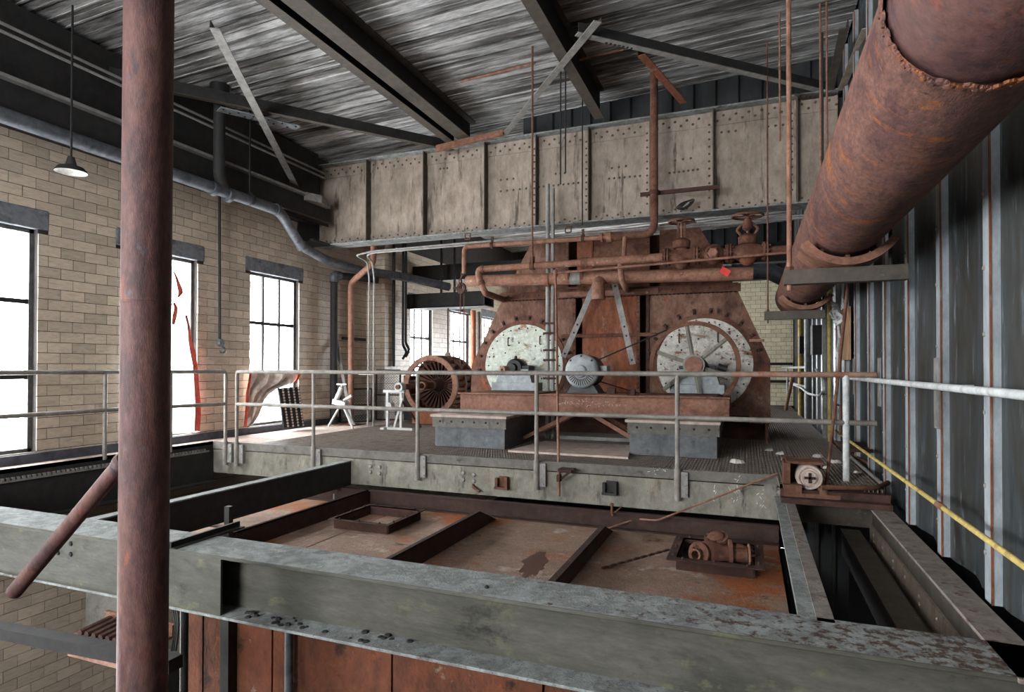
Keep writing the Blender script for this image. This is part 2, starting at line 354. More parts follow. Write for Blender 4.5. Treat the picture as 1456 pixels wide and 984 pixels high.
def px_area(t):
    y, zz = (t[0] + t[1]) / 2, (t[2] + t[3]) / 2
    d = V((XW, y, zz - EYE)); dep = d.dot(_f)
    uu, vv = 728 + FPX * d.dot(_r) / dep, CY - FPX * d.dot(_u) / dep
    if not (75 < uu < 590 and 190 < vv < 925): return 0
    if 166 < uu < 250: return 0
    return (t[1] - t[0]) * (t[3] - t[2]) / dep ** 3
tiles.sort(key=px_area, reverse=True)
cache = {}
for t in tiles[:292]:
    key = (round(t[1] - t[0], 3), round(t[3] - t[2], 3))
    if key not in cache:
        b = MB().box(-.01, .004, -key[0] / 2, key[0] / 2, -key[1] / 2, key[1] / 2)
        me = bpy.data.meshes.new('brick'); me.from_pydata(b.v, [], b.f); me.materials.append(M['tile']); cache[key] = me
    o = bpy.data.objects.new('brick', cache[key]); C.objects.link(o); o.parent = wl
    o.location = (random.uniform(-.0015, .0015), (t[0] + t[1]) / 2 - 8, (t[2] + t[3]) / 2 + 4.5)
b = MB()
for t in tiles[292:]:
    j = random.uniform(-.002, .002); b.box(XW - .01, XW + .004 + j, *t)
part('bricks', b, 'tile', wl, stuff=True, smooth=False)
# black kerb along the wall foot
struct('baseboard_left', MB().box(XW, XW + .06, 2, YB, -.02, .115), 'baseboard', (XW, 8, 0))
# brick pier on the left wall
pm = MB(); px0, px1, py0, py1 = XW, -7.7, 11.74, 12.18
pm.box(px0, px1 - .006, py0 + .006, py1, 0, 4.4)
pr = struct('pillar_left', pm, 'mortar', (XW, 11.9, 0), smooth=False)
z = 0; k = 0
pb = MB()
while z < 4.3:
    for (a, c) in (((px0, px0 + .25), (px0 + .25, px1)) if k % 2 else ((px0, px0 + .15), (px0 + .15, px0 + .4), (px0 + .4, px1))):
        pb.box(a + .004, c - .004, py0, py0 + .03, z + .004, z + CH - .004)
    for (a, c) in (((py0, py0 + .3), (py0 + .3, py1)) if k % 2 else ((py0, py0 + .15), (py0 + .15, py1))):
        pb.box(px1 - .03, px1, a + .004, c - .004, z + .004, z + CH - .004)
    z += CH; k += 1
part('bricks', pb, 'tile', pr, stuff=True, smooth=False)

# ---- windows on the left wall
for wi, (a, bb) in enumerate(WINY[2:], -1):
    w0 = structroot('window_%d' % (wi + 2), (XW - .2, (a + bb) / 2, WINZ[0]))
    z0, z1 = WINZ; x0, x1 = XW - .16, XW - .08
    fr = MB(); t = .05
    fr.box(x0, x1, a, a + t, z0, z1).box(x0, x1, bb - t, bb, z0, z1).box(x0, x1, a, bb, z1 - t, z1).box(x0, x1, a, bb, z0, z0 + t)
    part('window_frame', fr, 'frame', w0)
    far = wi > 1
    zm = [z0 + .93, z0 + 1.86]
    ncol = 2 if wi == 0 else 3
    for zz in zm if wi != 0 else [zm[1] - .35]:
        part('transom', MB().box(x0 + .01, x1 - .01, a + t, bb - t, zz - .028, zz + .028), 'darksteel', w0)
    zlo = z0 + .93 if wi == 1 else (z0 + t if wi else zm[1] - .35)
    if wi != 0:
        for c in range(1, ncol):
            yy = a + (bb - a) * c / ncol
            part('glazing_bar', MB().box(x0 + .02, x1 - .02, yy - .021, yy + .021, zlo, z1 - t), 'darksteel', w0)
    bands = [zlo] + [q for q in zm if q > zlo + .05] + [z1 - t]
    if wi == 0: bands = [zm[1] - .35, z1 - t]
    for i in range(len(bands) - 1):
        for c in range(ncol if wi else 1):
            q = ncol if wi else 1
            ya, yb_ = a + t + (bb - a - 2 * t) * c / q, a + t + (bb - a - 2 * t) * (c + 1) / q
            part('pane', MB().box(x0 + .035, x0 + .04, ya + .005, yb_ - .005, bands[i] + .01, bands[i + 1] - .01), 'glass', w0)
    part('lintel', MB().box(XW - .2, XW + .012, a - .12, bb + .12, z1, 3.13), 'lintel', w0, bevel=.015)
    part('sill', MB().box(XW - .24, XW + .02, a, bb, z0 - .05, z0), 'baseboard', w0)

# ---- far wall
bm = MB().box(XW - .4, -5.6, YB + .008, YB + .3, -4.5, 4.05).box(-2.4, XR + .4, YB + .008, YB + .3, -4.5, 4.05).box(-5.6, -2.4, YB + .008, YB + .3, -4.5, .1).box(-5.6, -2.4, YB + .008, YB + .3, 2.7, 4.05)
wb = struct('wall_back', bm, 'mortar', (-3, YB, -4.5), smooth=False)
b = MB(); z = 0; k = 0
while z < 3.98:
    x = XW - (k % 2) * BL / 2
    while x < XR:
        if not (x + BL > -5.6 and x < -2.4 and .1 < z + CH / 2 < 2.7): b.box(max(x, XW) + .004, min(x + BL, XR) - .004, YB - .002, YB + .02, z + .004, z + CH - .004)
        x += BL
    z += CH; k += 1
part('bricks', b, 'tile_lit', wb, stuff=True, smooth=False)
wf = structroot('window_7', (-4.0, YB + .1, .1))  # added window, unseen behind the housing, to light the far bricks
fm_ = MB()
for xx in np.linspace(-5.6, -2.4, 7): fm_.box(xx - .03, xx + .03, YB + .1, YB + .16, .1, 2.7)
for zz in (.13, 1.0, 1.9, 2.67): fm_.box(-5.6, -2.4, YB + .1, YB + .16, zz - .03, zz + .03)
part('window_frame', fm_, 'frame', wf)
part('pane', MB().box(-5.6, -2.4, YB + .125, YB + .13, .1, 2.7), 'glass', wf)
def corr_panel(x0, y, ln, z0, z1, axis, depth=.1):
    # box-rib sheet: one period along an axis, with sheet thickness
    prof = [(0, 0), (.42, 0), (.60, depth), (.95, depth), (.955, 0)]
    return prof
ub = structroot('wall_back_upper', (-3, YB, 4.05))
for i in range(24):
    xa = XW + i * .4
    poly = [(xa, YB - .06, 4.05), (xa + .24, YB - .06, 4.05), (xa + .28, YB, 4.05), (xa + .4, YB, 4.05), (xa + .4, YB + .02, 4.05), (xa, YB + .02, 4.05)]
    part('corrugated_panel', MB().prism(poly, (0, 0, 2.2)), 'corrdark', ub, smooth=False)
struct('trim_back', MB().box(XW, XR, YB - .12, YB, 4.0, 4.2), 'darksteel', (-3, YB, 4.0))

# ---- corrugated right wall, one sheet per rib
wr = structroot('wall_right', (XR, 8, 0))
STEP = [1.32, 2.27, 3.22, 4.17, 5.12, 6.07, 7.03, 7.89, 8.84, 9.73]
while STEP[-1] < 20.6: STEP.append(STEP[-1] + .93)
for i in range(len(STEP) - 1):
    y0, y1 = STEP[i], STEP[i + 1]; p = y1 - y0; dp = .10
    f = [(XR + .02, y0 + .11), (XR + .02, y0 + .35 * p), (XR + .045, y0 + .48 * p), (XR + .06, y0 + .62 * p), (XR + .045, y0 + .76 * p), (XR + .02, y0 + .88 * p), (XR + .02, y1)]
    poly = [(x, y, -.16) for x, y in f] + [(XR + .12, y1, -.16), (XR + .12, y0 + .11, -.16)]
    pn = part('corrugated_panel', MB().prism(poly, (0, 0, 6.3)), 'corr', wr, smooth=True)
    part('rib_strip', MB().box(XR - .03, XR + .03, y0, y0 + .11, -.16, 5.8), 'strip', pn, smooth=False, label='pale rib strip')
    part('rib_edge', MB().box(XR - .034, XR - .024, y0 - .006, y0 + .004, -.16, 5.8), 'rustorange', pn, smooth=False, label='thin rusty edge of the rib')
    if y0 < 12:
        bo = MB()
        for zz in np.arange(.1, 4.6, .42):
            bo.dome((XR - .03, y0 + .09, zz + random.uniform(-.03, .03)), (-1, 0, 0), .016)
        part('bolts', bo, 'steel', pn, stuff=True)
for (yy, za, zb) in ((5.12, .74, 1.25), (7.20, .78, 1.28), (8.84, .84, 1.30)):
    part('clip_plate', MB().box(XR - .045, XR - .032, yy + .0, yy + .12, za, zb), 'steel', wr, label='short flat steel plate fixed over a rib of the sheeting')
struct('wall_right_lower', MB().box(XR + .18, XR + .4, -5, YB, -4.5, -.1), 'corrdark', (XR + .3, 8, -4.5))

# ---- sheeting above the girder
wm = structroot('wall_middle', (-1.6, 10.15, 5.2))
for i in range(15):
    xa = -3.75 + i * .34
    if xa > 1.1: break
    za = 5.64 + .04 * (xa + 4.6)
    poly = [(xa, 10.12, 5.22), (xa + .2, 10.12, 5.22), (xa + .23, 10.17, 5.22), (xa + .34, 10.17, 5.22), (xa + .34, 10.19, 5.22), (xa, 10.19, 5.22)]
    part('corrugated_panel', MB().prism(poly, (0, 0, za - 5.22)), 'corrdark', wm, smooth=False)

# ---- plank roof deck
ce = structroot('ceiling', (-3.4, 8, 5.5))
def roofz(x): return 5.62 + .04 * (x + 4.6)
struct('roof', MB().prism([(XW - .4, -5, roofz(XW) + .13), (XR + .4, -5, roofz(XR) + .13), (XR + .4, -5, roofz(XR) + .3), (XW - .4, -5, roofz(XW) + .3)], (0, YB + 5.3, 0)), 'darksteel', (-3.4, 8, 5.8))
y = -1.0
while y < YB:
    wd = random.choice((.15, .18, .2, .235)); j = random.uniform(-.008, .008); g = .014 if random.random() < .6 else .035
    poly = [(XW, y, roofz(XW) + j), (XR, y, roofz(XR) + j), (XR, y, roofz(XR) + .12), (XW, y, roofz(XW) + .12)]
    q = MB().prism(poly, (0, wd - g, 0))
    if random.random() < .55:
        yy = y + wd * .6
        q.prism([(XW, yy, roofz(XW) + j - .012), (XR, yy, roofz(XR) + j - .012), (XR, yy, roofz(XR) + j), (XW, yy, roofz(XW) + j)], (0, .022, 0))
    part('plank', q, 'plank', ce, smooth=False)
    y += wd

# ---- operating floor: grating, kerbs, edge girder
YP = 7.24
fl = structroot('floor', (-3.4, 14, 0))
gb = MB(); x = -7.05
while x < 1.22:
    y0 = YP + .02 if x < .28 else 6.75
    gb.box(x - .0032, x + .0032, y0, YB, -.03, 0); x += .038
part('grating_bars', gb, 'grating', fl, stuff=True, smooth=False)
gb = MB(); y = 6.78
while y < YB:
    x0 = -7.05 if y > YP + .01 else .29
    gb.box(x0, 1.22, y - .003, y + .003, -.005, -.001); y += .09 if y < 11 else .18
part('grating_rods', gb, 'grating', fl, stuff=True, smooth=False)
part('lit_tray', MB().box(-7.05, -4.6, YP + .3, YB, -.2, -.16), 'deckdust', fl, label='pale plate added under the grating for its window lit look')  # added pale plate: window light on the bars put into its colour
part('border_slab', MB().box(XW + .06, -7.05, YP + .02, YB, -.12, 0), 'deckdust', fl, label='pale dusty strip of floor along the windows')
part('border_slab', MB().box(XW + .06, -7.93, 1.5, YP + .02, -.05, 0), 'deckdust', fl)
part('toe_plate', MB().box(-7.93, .30, YP, YP + .02, -.115, .002), 'toe', fl, bevel=.003)
eg = part('edge_girder', MB().box(-7.93, .31, YP + .012, YP + .03, -.49, -.128), 'webgrey', fl)
part('girder_flange', MB().box(-7.93, .31, YP + .03, YP + .2, -.49, -.47), 'darksteel', fl)
bo = MB()
for (u, v) in ((527, 663), (540, 664), (527, 671), (540, 673), (659, 672), (674, 675), (659, 682), (674, 684), (1108, 700), (1108, 713)):
    p = at(u, v, Y=YP + .012); bo.dome(p, (0, -1, 0), .032 if u < 1000 else .036, .03)
part('bolts', bo, 'steel', eg, stuff=True)
cm = MB()
for u0, v0, n, sp in ((920, 669, 9, 26), (1038, 693, 10, 12), (1075, 697, 16, 26), (1012, 690, 7, 5), (1040, 679, 6, 12)):
    for i in range(n):
        q = at(u0 + random.uniform(0, sp), v0 + random.uniform(-4, 6 if u0 < 930 else 22), Y=YP + (-.002 if v0 < 685 else .011)); cm.bar(q, q + V((random.uniform(-.03, .03), 0, random.uniform(-.05, .05) if u0 > 930 else random.uniform(-.012, .012))), .004, .012 if u0 > 930 else .006, (0, 1, 0))
part('chalk_marks', cm, 'chalk', fl, stuff=True, smooth=False)
part('web_plate', MB().box(.15, .28, YP - .004, YP + .012, -.35, -.1), 'webgrey', fl, label='small bolted plate at the end of the edge girder')
# ledge beside the left wall
lg = MB().box(-7.95, -7.93, 1.5, YP, -.62, 0).box(-7.93, -7.78, 1.5, YP, -.62, -.6)
part('ledge_girder', lg, 'darksteel', fl)
tb = MB()
for y in np.arange(3.2, 7.1, .055): tb.box(-7.93, -7.9, y, y + .03, -.13, -.10)
tb.box(-7.93, -7.905, 3.2, 7.15, -.155, -.13)
part('serrated_strip', tb, 'steel', fl, stuff=True)
# deep web under the right bay
part('bay_girder', MB().box(.3, 1.25, 6.95, 6.98, -.42, -.12), 'girder2', fl)
part('bay_casing', MB().box(.40, .98, 7.3, 7.34, -4.5, -.3), 'corrdark', fl)
for xx in (.5, .66, .82): part('casing_rib', MB().box(xx, xx + .03, 7.25, 7.3, -4.5, -.3), 'darksteel', fl)
# lower storey
rw_ = MB().box(XW - .4, -6.8, -5.3, -5, -4.5, 5.6).box(-3.2, XR + .4, -5.3, -5, -4.5, 5.6).box(-6.8, -3.2, -5.3, -5, -4.5, .8).box(-6.8, -3.2, -5.3, -5, 4.0, 5.6)
struct('wall_front', rw_, 'tile', (-3.4, -5, -4.5), smooth=False)
struct('wall_right_outer', MB().box(XR + .14, XR + .3, -5, YB + .3, -4.5, 6.3), 'corrdark', (XR + .3, 8, -4.5))
struct('floor_lower', MB().box(XW - .4, XR + .4, -5, YB, -4.7, -4.5), 'floor', (-3.4, 8, -4.7))

# ================================================================== STEELWORK
# ---- riveted plate girder
GX0, GX1, GZ0, GZ1, GY = -8.1, 1.22, 3.60, 5.22, 10.0
g = thing('plate_girder', 'deep riveted plate girder spanning the room above the rusty fan housing', 'girder', (-3.4, GY, GZ0))
part('web', MB().box(GX0, GX1, GY - .012, GY + .012, GZ0, GZ1), 'girder', g)
part('top_flange', MB().box(GX0, GX1, GY - .2, GY + .2, GZ1 - .025, GZ1), 'dustgrey', g, bevel=.004)
part('bottom_flange', MB().box(GX0, GX1, GY - .2, GY + .2, GZ0, GZ0 + .025), 'dustgrey', g, bevel=.004)
part('flange_angle', MB().box(GX0, GX1, GY - .03, GY - .012, GZ1 - .24, GZ1 - .025), 'girder', g)
part('flange_angle', MB().box(GX0, GX1, GY - .03, GY - .012, GZ0 + .025, GZ0 + .17), 'girder', g)
rv = MB()
sx = []
for u in (444, 520, 601, 688, 761, 836, 924, 1014, 1134):
    x = at(u, 280, Y=9.82).x; sx.append(x)
    st = part('stiffener', MB().box(x - .008, x + .008, GY - .17, GY - .012, GZ0 + .025, GZ1 - .025), 'girder2', g)  # darker than the web: shade of the side face put into the colour
    part('stiffener_angle', MB().box(x - .11, x - .008, GY - .045, GY - .03, GZ0 + .025, GZ1 - .025), 'girder', g)
    if u > 700:
        for z in np.arange(GZ0 + .25, GZ1 - .2, .115): rv.dome((x - .065, GY - .045, z), (0, -1, 0), .019)
x = GX0 + .1; k = 0
while x < GX1:
    if min(abs(x + .05 - s_) for s_ in sx) > .09:
        rv.dome((x, GY - .03, GZ1 - (.095 if k % 2 else .17)), (0, -1, 0), .022)
        if k % 2: rv.dome((x, GY - .03, GZ0 + .12), (0, -1, 0), .02)
        else: rv.dome((x, GY - .03, GZ0 + .07), (0, -1, 0), .02)
    x += .092; k += 1
# extra field rivets seen on the web
for (u0, v0, u1, v1, n) in ((712, 272, 748, 268, 5), (766, 266, 822, 260, 9), (866, 254, 910, 250, 7), (870, 239, 890, 236, 3), (952, 246, 992, 241, 7), (960, 228, 982, 225, 3), (1026, 188, 1046, 186, 3), (712, 256, 730, 254, 3), (1092, 180, 1124, 176, 4), (790, 247, 803, 246, 3), (626, 240, 636, 239, 3)):
    for i in range(n):
        p = at(u0 + (u1 - u0) * i / (n - 1), v0 + (v1 - v0) * i / (n - 1), Y=GY - .012); rv.dome(p, (0, -1, 0), .021)
part('rivets', rv, 'girder2', g, stuff=True)  # darker than the girder: the rivets' shading is put into the colour
part('end_bracket', MB().prism([(-8.12, 9.3, 3.62), (-8.12, 9.98, 3.62), (-8.12, 9.98, 4.55), (-8.12, 9.45, 4.55)], (.02, 0, 0)).box(-8.19, -7.7, 9.3, 9.85, 3.585, 3.62), 'darksteel', g)

# ---- roof purlins running to the girder
def ibeam(mbw, mbf, p, q, h, wd, t=.014):
    p, q = V(p), V(q); up = V((0, 0, 1))
    mbw.bar(p + up * h / 2, q + up * h / 2, t, h - 2 * t)
    mbf.bar(p + up * t / 2, q + up * t / 2, wd, t); mbf.bar(p + up * (h - t / 2), q + up * (h - t / 2), wd, t)
for nm, lab, xc, wd in (('roof_purlin', 'narrower of two side by side dark purlins under the plank roof', -5.03, .15), ('roof_purlin', 'wider dark purlin under the planks ending over the middle girder gusset', -4.71, .25), ('roof_purlin', 'short dark purlin behind the pale diagonal brace above the girder', -2.27, .16)):
    a_, b_ = MB(), MB(); zb = 5.25
    ibeam(a_, b_, (xc, 1.0, zb), (xc, 9.9 if xc < -3 else 9.7, zb), roofz(xc) - zb - .005, wd)
    t_ = thing(nm, lab, 'beam', (xc, 5, zb)); part('web', a_, 'darksteel', t_); part('flanges', b_, 'girder2', t_)
for xc in (-7.2, -1.0, .9):
    a_, b_ = MB(), MB()
    ibeam(a_, b_, (xc, 10.4, 5.25), (xc, YB, 5.25), roofz(xc) - 5.255, .2)

# ---- wind bracing
def brace(lab, p, q, wd, h, flip=1, m1='girder2', m2='darksteel', gus=None):  # paler bottom leg, darker upright leg: light and shade put into the colours
    t_ = thing('bracing_angle', lab, 'brace', (V(p) + V(q)) / 2)
    p, q = V(p), V(q); up = V((0, 0, 1)); d = (q - p).normalized(); sd = d.cross(up).normalized(); u2 = sd.cross(d)
    part('bottom_leg', MB().bar(p, q, wd, .012), m1, t_)
    o = sd * (wd / 2 - .006) * flip + u2 * h / 2
    part('upright_leg', MB().bar(p + o, q + o, .012, h), m2, t_)
    return t_, d, sd
A0, A1 = at(40, 90, Z=5.0), at(668, 219, Z=5.2)
tA, dA, sA = brace('long dark bracing angle crossing the ceiling from the left edge to the middle gusset', A0, A1, .09, .16, 1)
c0, c1 = at(311, 153, Z=5.08), at(424, 180, Z=5.12)
gp = part('gusset_plate', MB().bar(c0 - V((0, 0, .02)), c1 - V((0, 0, .02)), .20, .012), 'strip', tA, label='pale riveted splice plate under the crossing of two braces')
rv = MB()
for i in range(11):
    for s_ in (-.05, .05):
        if 4 <= i <= 6 or (i + (s_ > 0)) % 2: rv.dome(c0.lerp(c1, (i + .5) / 11) + sA * s_ - V((0, 0, .026)), (0, 0, -1), .02)
part('rivets', rv, 'black', gp, stuff=True)
brace('steep pale bracing angle running from the ceiling down to the left end of the girder', at(305, 40, Z=5.2), at(424, 272, Y=9.35), .115, .1, -1, 'steel')
tC, dC, sC = brace('pale diagonal bracing angle rising right from the middle gusset over the girder', at(692, 222, Z=5.2), at(850, 30, Z=5.24), .1, .05, -1, 'steel', 'girder2')
tD, dD, sD = brace('long bracing angle falling to the right end of the girder', at(820, 48, Z=5.26), at(1176, 131, Z=5.22), .1, .12, 1, 'steel', 'darksteel')
rv = MB()
for i in range(7): rv.dome(at(862 + 6 * i, 61 + 1.2 * i, Z=5.25), (0, 0, -1), .02)
part('rivets', rv, 'black', tD, stuff=True)
brace('short orange rusted bracing angle between the long brace and the girder top', at(912, 78, Z=5.26), at(972, 146, Z=5.22), .11, .14, -1, 'rustorange', 'rustdark')
gs = thing('gusset_plate', 'flat riveted gusset plate on the girder top where two braces meet', 'gusset', (-4.5, 9.7, 5.2))
poly = [at(u, v, Z=5.19) for u, v in ((650, 221), (690, 212), (735, 222), (731, 226), (690, 232), (648, 236))]
part('plate', MB().prism(poly, (0, 0, -.012)), 'steel', gs)
rv = MB()
for i in range(12): rv.dome(at(652 + 7 * i, 235.5 - .85 * i, Z=5.18), (0, 0, -1), .017)
for i in range(6): rv.dome(at(686 + 4 * i, 228 - 4.0 * i, Z=5.18), (0, 0, -1), .016)
part('rivets', rv, 'black', gs, stuff=True)
gs = thing('gusset_plate', 'dark riveted gusset plate at the right end of the girder behind hanging rods', 'gusset', (1.05, 9.8, 5.2))
poly = [at(u, v, Z=5.19) for u, v in ((1128, 133), (1190, 132), (1178, 142), (1150, 147))]
part('plate', MB().prism(poly, (0, 0, -.012)), 'girder2', gs)
rv = MB()
for i in range(6): rv.dome(at(1138 + 7 * i, 136 + .8 * i, Z=5.178), (0, 0, -1), .018)
part('rivets', rv, 'black', gs, stuff=True)
for lab, a_, b_, m1 in (('pale bracing bar beside the big rusty pipe at the ceiling', (1232, 40), (1196, 128), 'girder'), ('dark thin bracing bar left of the pale one by the big pipe', (1200, 40), (1180, 128), 'girder2')):
    brace(lab, at(*a_, Z=5.3), at(*b_, Z=5.2), .1, .1, 1, m1, 'rustorange' if m1 == 'girder' else 'darksteel')

# ---- edge beam, conduits and wrapped pipe along the left wall
e_ = thing('eave_beam', 'dark two flanged beam running along the top of the left brick wall', 'beam', (-7.7, 6.3, 3.9))
part('web', MB().box(-7.72, -7.70, 1, 9.75, 3.94, 4.42), 'darksteel', e_)
part('upper_flange', MB().box(-7.78, -7.60, 1, 9.75, 4.36, 4.40), 'steel', e_)
part('lower_flange', MB().box(-7.78, -7.64, 1, 9.75, 3.99, 4.01), 'girder2', e_)
part('back_plate', MB().box(-8.18, -7.95, 1, 9.75, 4.0, 5.4), 'darksteel', e_)
part('gusset_knuckle', MB().prism([(-7.9, 9.15, 4.42), (-7.62, 9.0, 4.42), (-7.5, 9.3, 4.42), (-7.62, 9.7, 4.42), (-8.0, 9.7, 4.42)], (0, 0, -.14)), 'steel', e_)
for i, (za, lab) in enumerate(((5.02, 'upper of two thin pale conduits running along the left eave'), (4.93, 'lower of two thin pale conduits running along the left eave'))):
    solo('conduit', MB().cyl((-7.75, 1, za), (-7.75, 9.7, za - .04), .02, 8), 'steel', lab, 'conduit', 'conduits on the left eave')
d_ = thing('wrapped_pipe', 'fat grey wrapped pipe along the top of the left wall dropping under the girder', 'pipe', (-7.6, 6.3, 3.8))
X_ = -7.55
run = [V((X_, 1, 3.93)), V((X_, 8.25, 3.88)), at(428, 350, Y=9.2), at(470, 373, Y=10.0), at(528, 388, Y=11.3)]
part('pipe_run', MB().tube(bend(run, .18), .088, 16), 'duct', d_)
part('pipe_tail', MB().tube(bend([at(520, 386, Y=11.1), at(575, 394, Y=12.2), at(638, 408, Y=13.3)], .2), .10, 16), 'duct', d_)
for p, q in ((at(300, 267, X=X_), at(306, 270, X=X_)), (at(322, 277, X=X_), at(327, 279, X=X_)), (run[1] - V((0, .1, 0)), run[1] - V((0, .04, 0))), (run[2] - V((0, .02, -.04)), run[2] + V((0, .05, -.03))), (run[4] - V((.02, .1, 0)), run[4] + V((.02, .02, 0)))):
    part('collar', MB().tube([p, q], .105, 16), 'duct', d_)

dp_ = V((X_, 6.97, 3.98))
part('downpipe', MB().tube(bend([V((X_, 6.97, 5.45)), dp_ + V((0, 0, .12)), dp_ + V((0, .1, -.05))], .1), .085, 16), 'darksteel', d_)
part('roof_collar', MB().cyl((X_, 6.97, 5.36), (X_, 6.97, 5.5), .14, 16), 'black', d_)
h_ = thing('pipe_hanger', 'thin hanger rod with a clamp holding the wrapped pipe near the left wall', 'hanger', (X_, 7.7, 3.8))
hp = at(355, 285, X=X_)
part('rod', MB().cyl(hp + V((0, 0, .05)), (hp.x, hp.y, 5.45), .012, 8), 'black', h_)
part('clamp', MB().ring(hp + V((0, 0, .02)), (0, 1, 0), .09, .115, .05, 20), 'black', h_)

# ---- black pipes on the far part of the left wall
b_ = thing('wall_pipe', 'black standpipe with an elbow on the brick wall before the pier', 'pipe', (-8.0, 10.4, 0))
part('pipe', MB().tube(bend([(-8.02, 10.35, 0), (-8.02, 10.35, 3.08), (-7.95, 10.75, 3.12), (-7.6, 11.3, 3.1)], .12), .075, 14), 'darksteel', b_)
part('elbow', MB().tube(bend([(-8.02, 10.35, 2.95), (-8.02, 10.35, 3.09), (-8.0, 10.5, 3.1)], .1), .095, 14), 'duct', b_)
for lab, u, za, zb, X__ in (('thin dark conduit on the pier corner by the far windows', 560, 1.2, 4.3, -7.66), ('twin black cable drop hanging beside the far windows', 573, 1.7, 5.45, -7.6), ('second strand of the black cable drop beside the far windows', 577, 1.75, 5.45, -7.55)):
    p = at(u, 450, X=X__)
    pts = [(p.x, p.y, zb), (p.x, p.y, za)]
    if 'pier' not in lab: pts += [(p.x + .05, p.y + .1, za - .15), (p.x + .0, p.y, za - .32)]
    solo('cable_drop' if 'cable' in lab else 'conduit', MB().tube(bend(pts, .08), .03 if 'cable' in lab else .035, 8), 'wire', lab, 'cable' if 'cable' in lab else 'conduit')

# ================================================================== FOREGROUND
# ---- rusty column with welded brace
cx, cyy = at(207, 500, Y=2.45).x, 2.45
c_ = thing('pipe_column', 'tall rusty pipe column standing in front of the brick wall and floor beams', 'column', (cx, cyy, -3))
part('shaft', MB().cyl((cx - .008, cyy, -3), (cx + .012, cyy, 5.45), .1265, 40), 'rustcol', c_)
part('weld_seam', MB().lathe((cx, cyy, at(207, 431, Y=2.45).z), (0, 0, 1), [(.124, -.012), (.1295, -.004), (.1295, .004), (.124, .012)], 40), 'rustcol', c_)
bp0, bp1 = at(176, 655, Y=2.45), at(20, 842, Y=2.45)
part('brace', MB().cyl(bp0, bp1, .046, 20), 'rustcol', c_, label='slanting smaller pipe welded to the column')
part('brace_weld', MB().lathe(bp0 + (bp1 - bp0).normalized() * .02, bp1 - bp0, [(.044, -.03), (.056, -.01), (.052, .02), (.046, .03)], 20), 'rustcol', c_)

# ---- foreground beam
fb = thing('floor_beam', 'wide dusty grey beam crossing the foreground beneath the column', 'beam', (-2.5, 3.4, -.6))
FX0, FX1 = -9.0, 2.2
cpx = at(313, 800, Y=3.22).x
part('top_flange', MB().box(FX0, FX1, 3.215, 3.60, -.174, -.1505), 'greybeam', fb, bevel=.004)
part('dust_layer', MB().box(FX0, FX1, 3.222, 3.597, -.1505, -.15), 'beamdust', fb, label='pale dust turning rust speckled toward the corrugated wall')
part('web', MB().box(FX0, FX1, 3.40, 3.42, -.57, -.17), 'greybeam', fb)
part('bottom_flange', MB().box(-7.0, FX1, 3.215, 3.60, -.59, -.57), 'dustgrey', fb, bevel=.004)
part('cover_plate', MB().box(FX0, cpx, 3.225, 3.245, -.585, -.172), 'greybeam', fb, label='flat plate closing the side of the beam beside the column', bevel=.003)
bo = MB()
for (u, v) in ((101, 773), (101, 788), (83, 771), (83, 786)): bo.dome(at(u, v, Y=3.225), (0, -1, 0), .022)
part('bolts', bo, 'darksteel', fb, stuff=True)
rb = MB()
for i in range(26):
    x = random.uniform(cpx + .05, -2.0); rb.dome((x, random.uniform(3.26, 3.38), -.57), (0, 0, 1), random.uniform(.008, .03), random.uniform(.006, .02))
part('dirt_clods', rb, 'darksteel', fb, stuff=True)
solo('pebble', MB().dome((at(692, 836, Z=-.15).x, at(692, 836, Z=-.15).y, -.15), (0, 0, 1), .016, .018), 'darksteel', 'small dark pebble lying on the foreground beam', 'stone')
bar0, bar1 = at(242, 776, Z=-.13), at(340, 745, Z=-.13)
ab = MB().bar(bar0, bar1, .02, .05); ab.bar(bar0 + V((.03, 0, -.02)), bar1 + V((.03, 0, -.02)), .06, .012)
solo('angle_bar', ab, 'darksteel', 'short loose angle bar lying across the foreground beam right of the column', 'bar')
p = at(322, 745, Z=-.3); solo('stub_post', MB().box(p.x - .03, p.x + .03, p.y, p.y + .05, -.5, -.14), 'darksteel', 'short upright steel stub at the end of the loose angle bar', 'post')

# ---- channel beam from the platform to the foreground beam
ch = thing('channel_beam', 'dark floor beam running from the platform edge to the foreground beam', 'beam', (-5.3, 5.4, -.5))
part('web', MB().box(-5.33, -5.31, 3.6, YP + .01, -.50, -.16), 'darksteel', ch)
part('top_flange', MB().box(-5.42, -5.30, 3.6, YP + .01, -.172, -.157), 'dustgrey', ch)
part('bottom_flange', MB().box(-5.42, -5.30, 3.6, YP, -.505, -.49), 'darksteel', ch)

# ---- tank top
tk = thing('tank', 'wide rusty sunken tank top between the platform and the foreground beam', 'tank', (-2.5, 5.4, -2.5))
part('top_plate', MB().box(-6.6, .30, 3.66, 7.06, -.715, -.70), 'dusttank', tk)
part('rear_upstand', MB().box(-6.6, .29, 7.05, 7.07, -.72, -.50), 'tankrust', tk)
part('rear_angle', MB().box(-6.6, .29, 6.98, 7.05, -.70, -.685).box(-6.6, .29, 7.0, 7.05, -.515, -.5), 'tankrust', tk)
part('side_wall', MB().box(-4.3, .30, 3.64, 3.66, -2.6, -.70).box(.28, .30, 3.66, 7.06, -2.6, -.70).box(-4.3, -4.28, 3.66, 7.06, -2.6, -.70), 'tankrust', tk)
def stiff(x, y0, y1, ytop, zt, lab=None):
    m_ = MB().prism([(x, y0, -.70), (x, y1, -.70), (x, ytop, zt), (x, y0, zt)], (.014, 0, 0))
    m_.box(x - .045, x + .014, y0, ytop, zt - .012, zt)
    part('stiffener', m_, 'tankrust', tk, label=lab)
stiff(-2.93, 3.7, 6.93, 6.45, -.50, 'left stiffener rib on the tank')
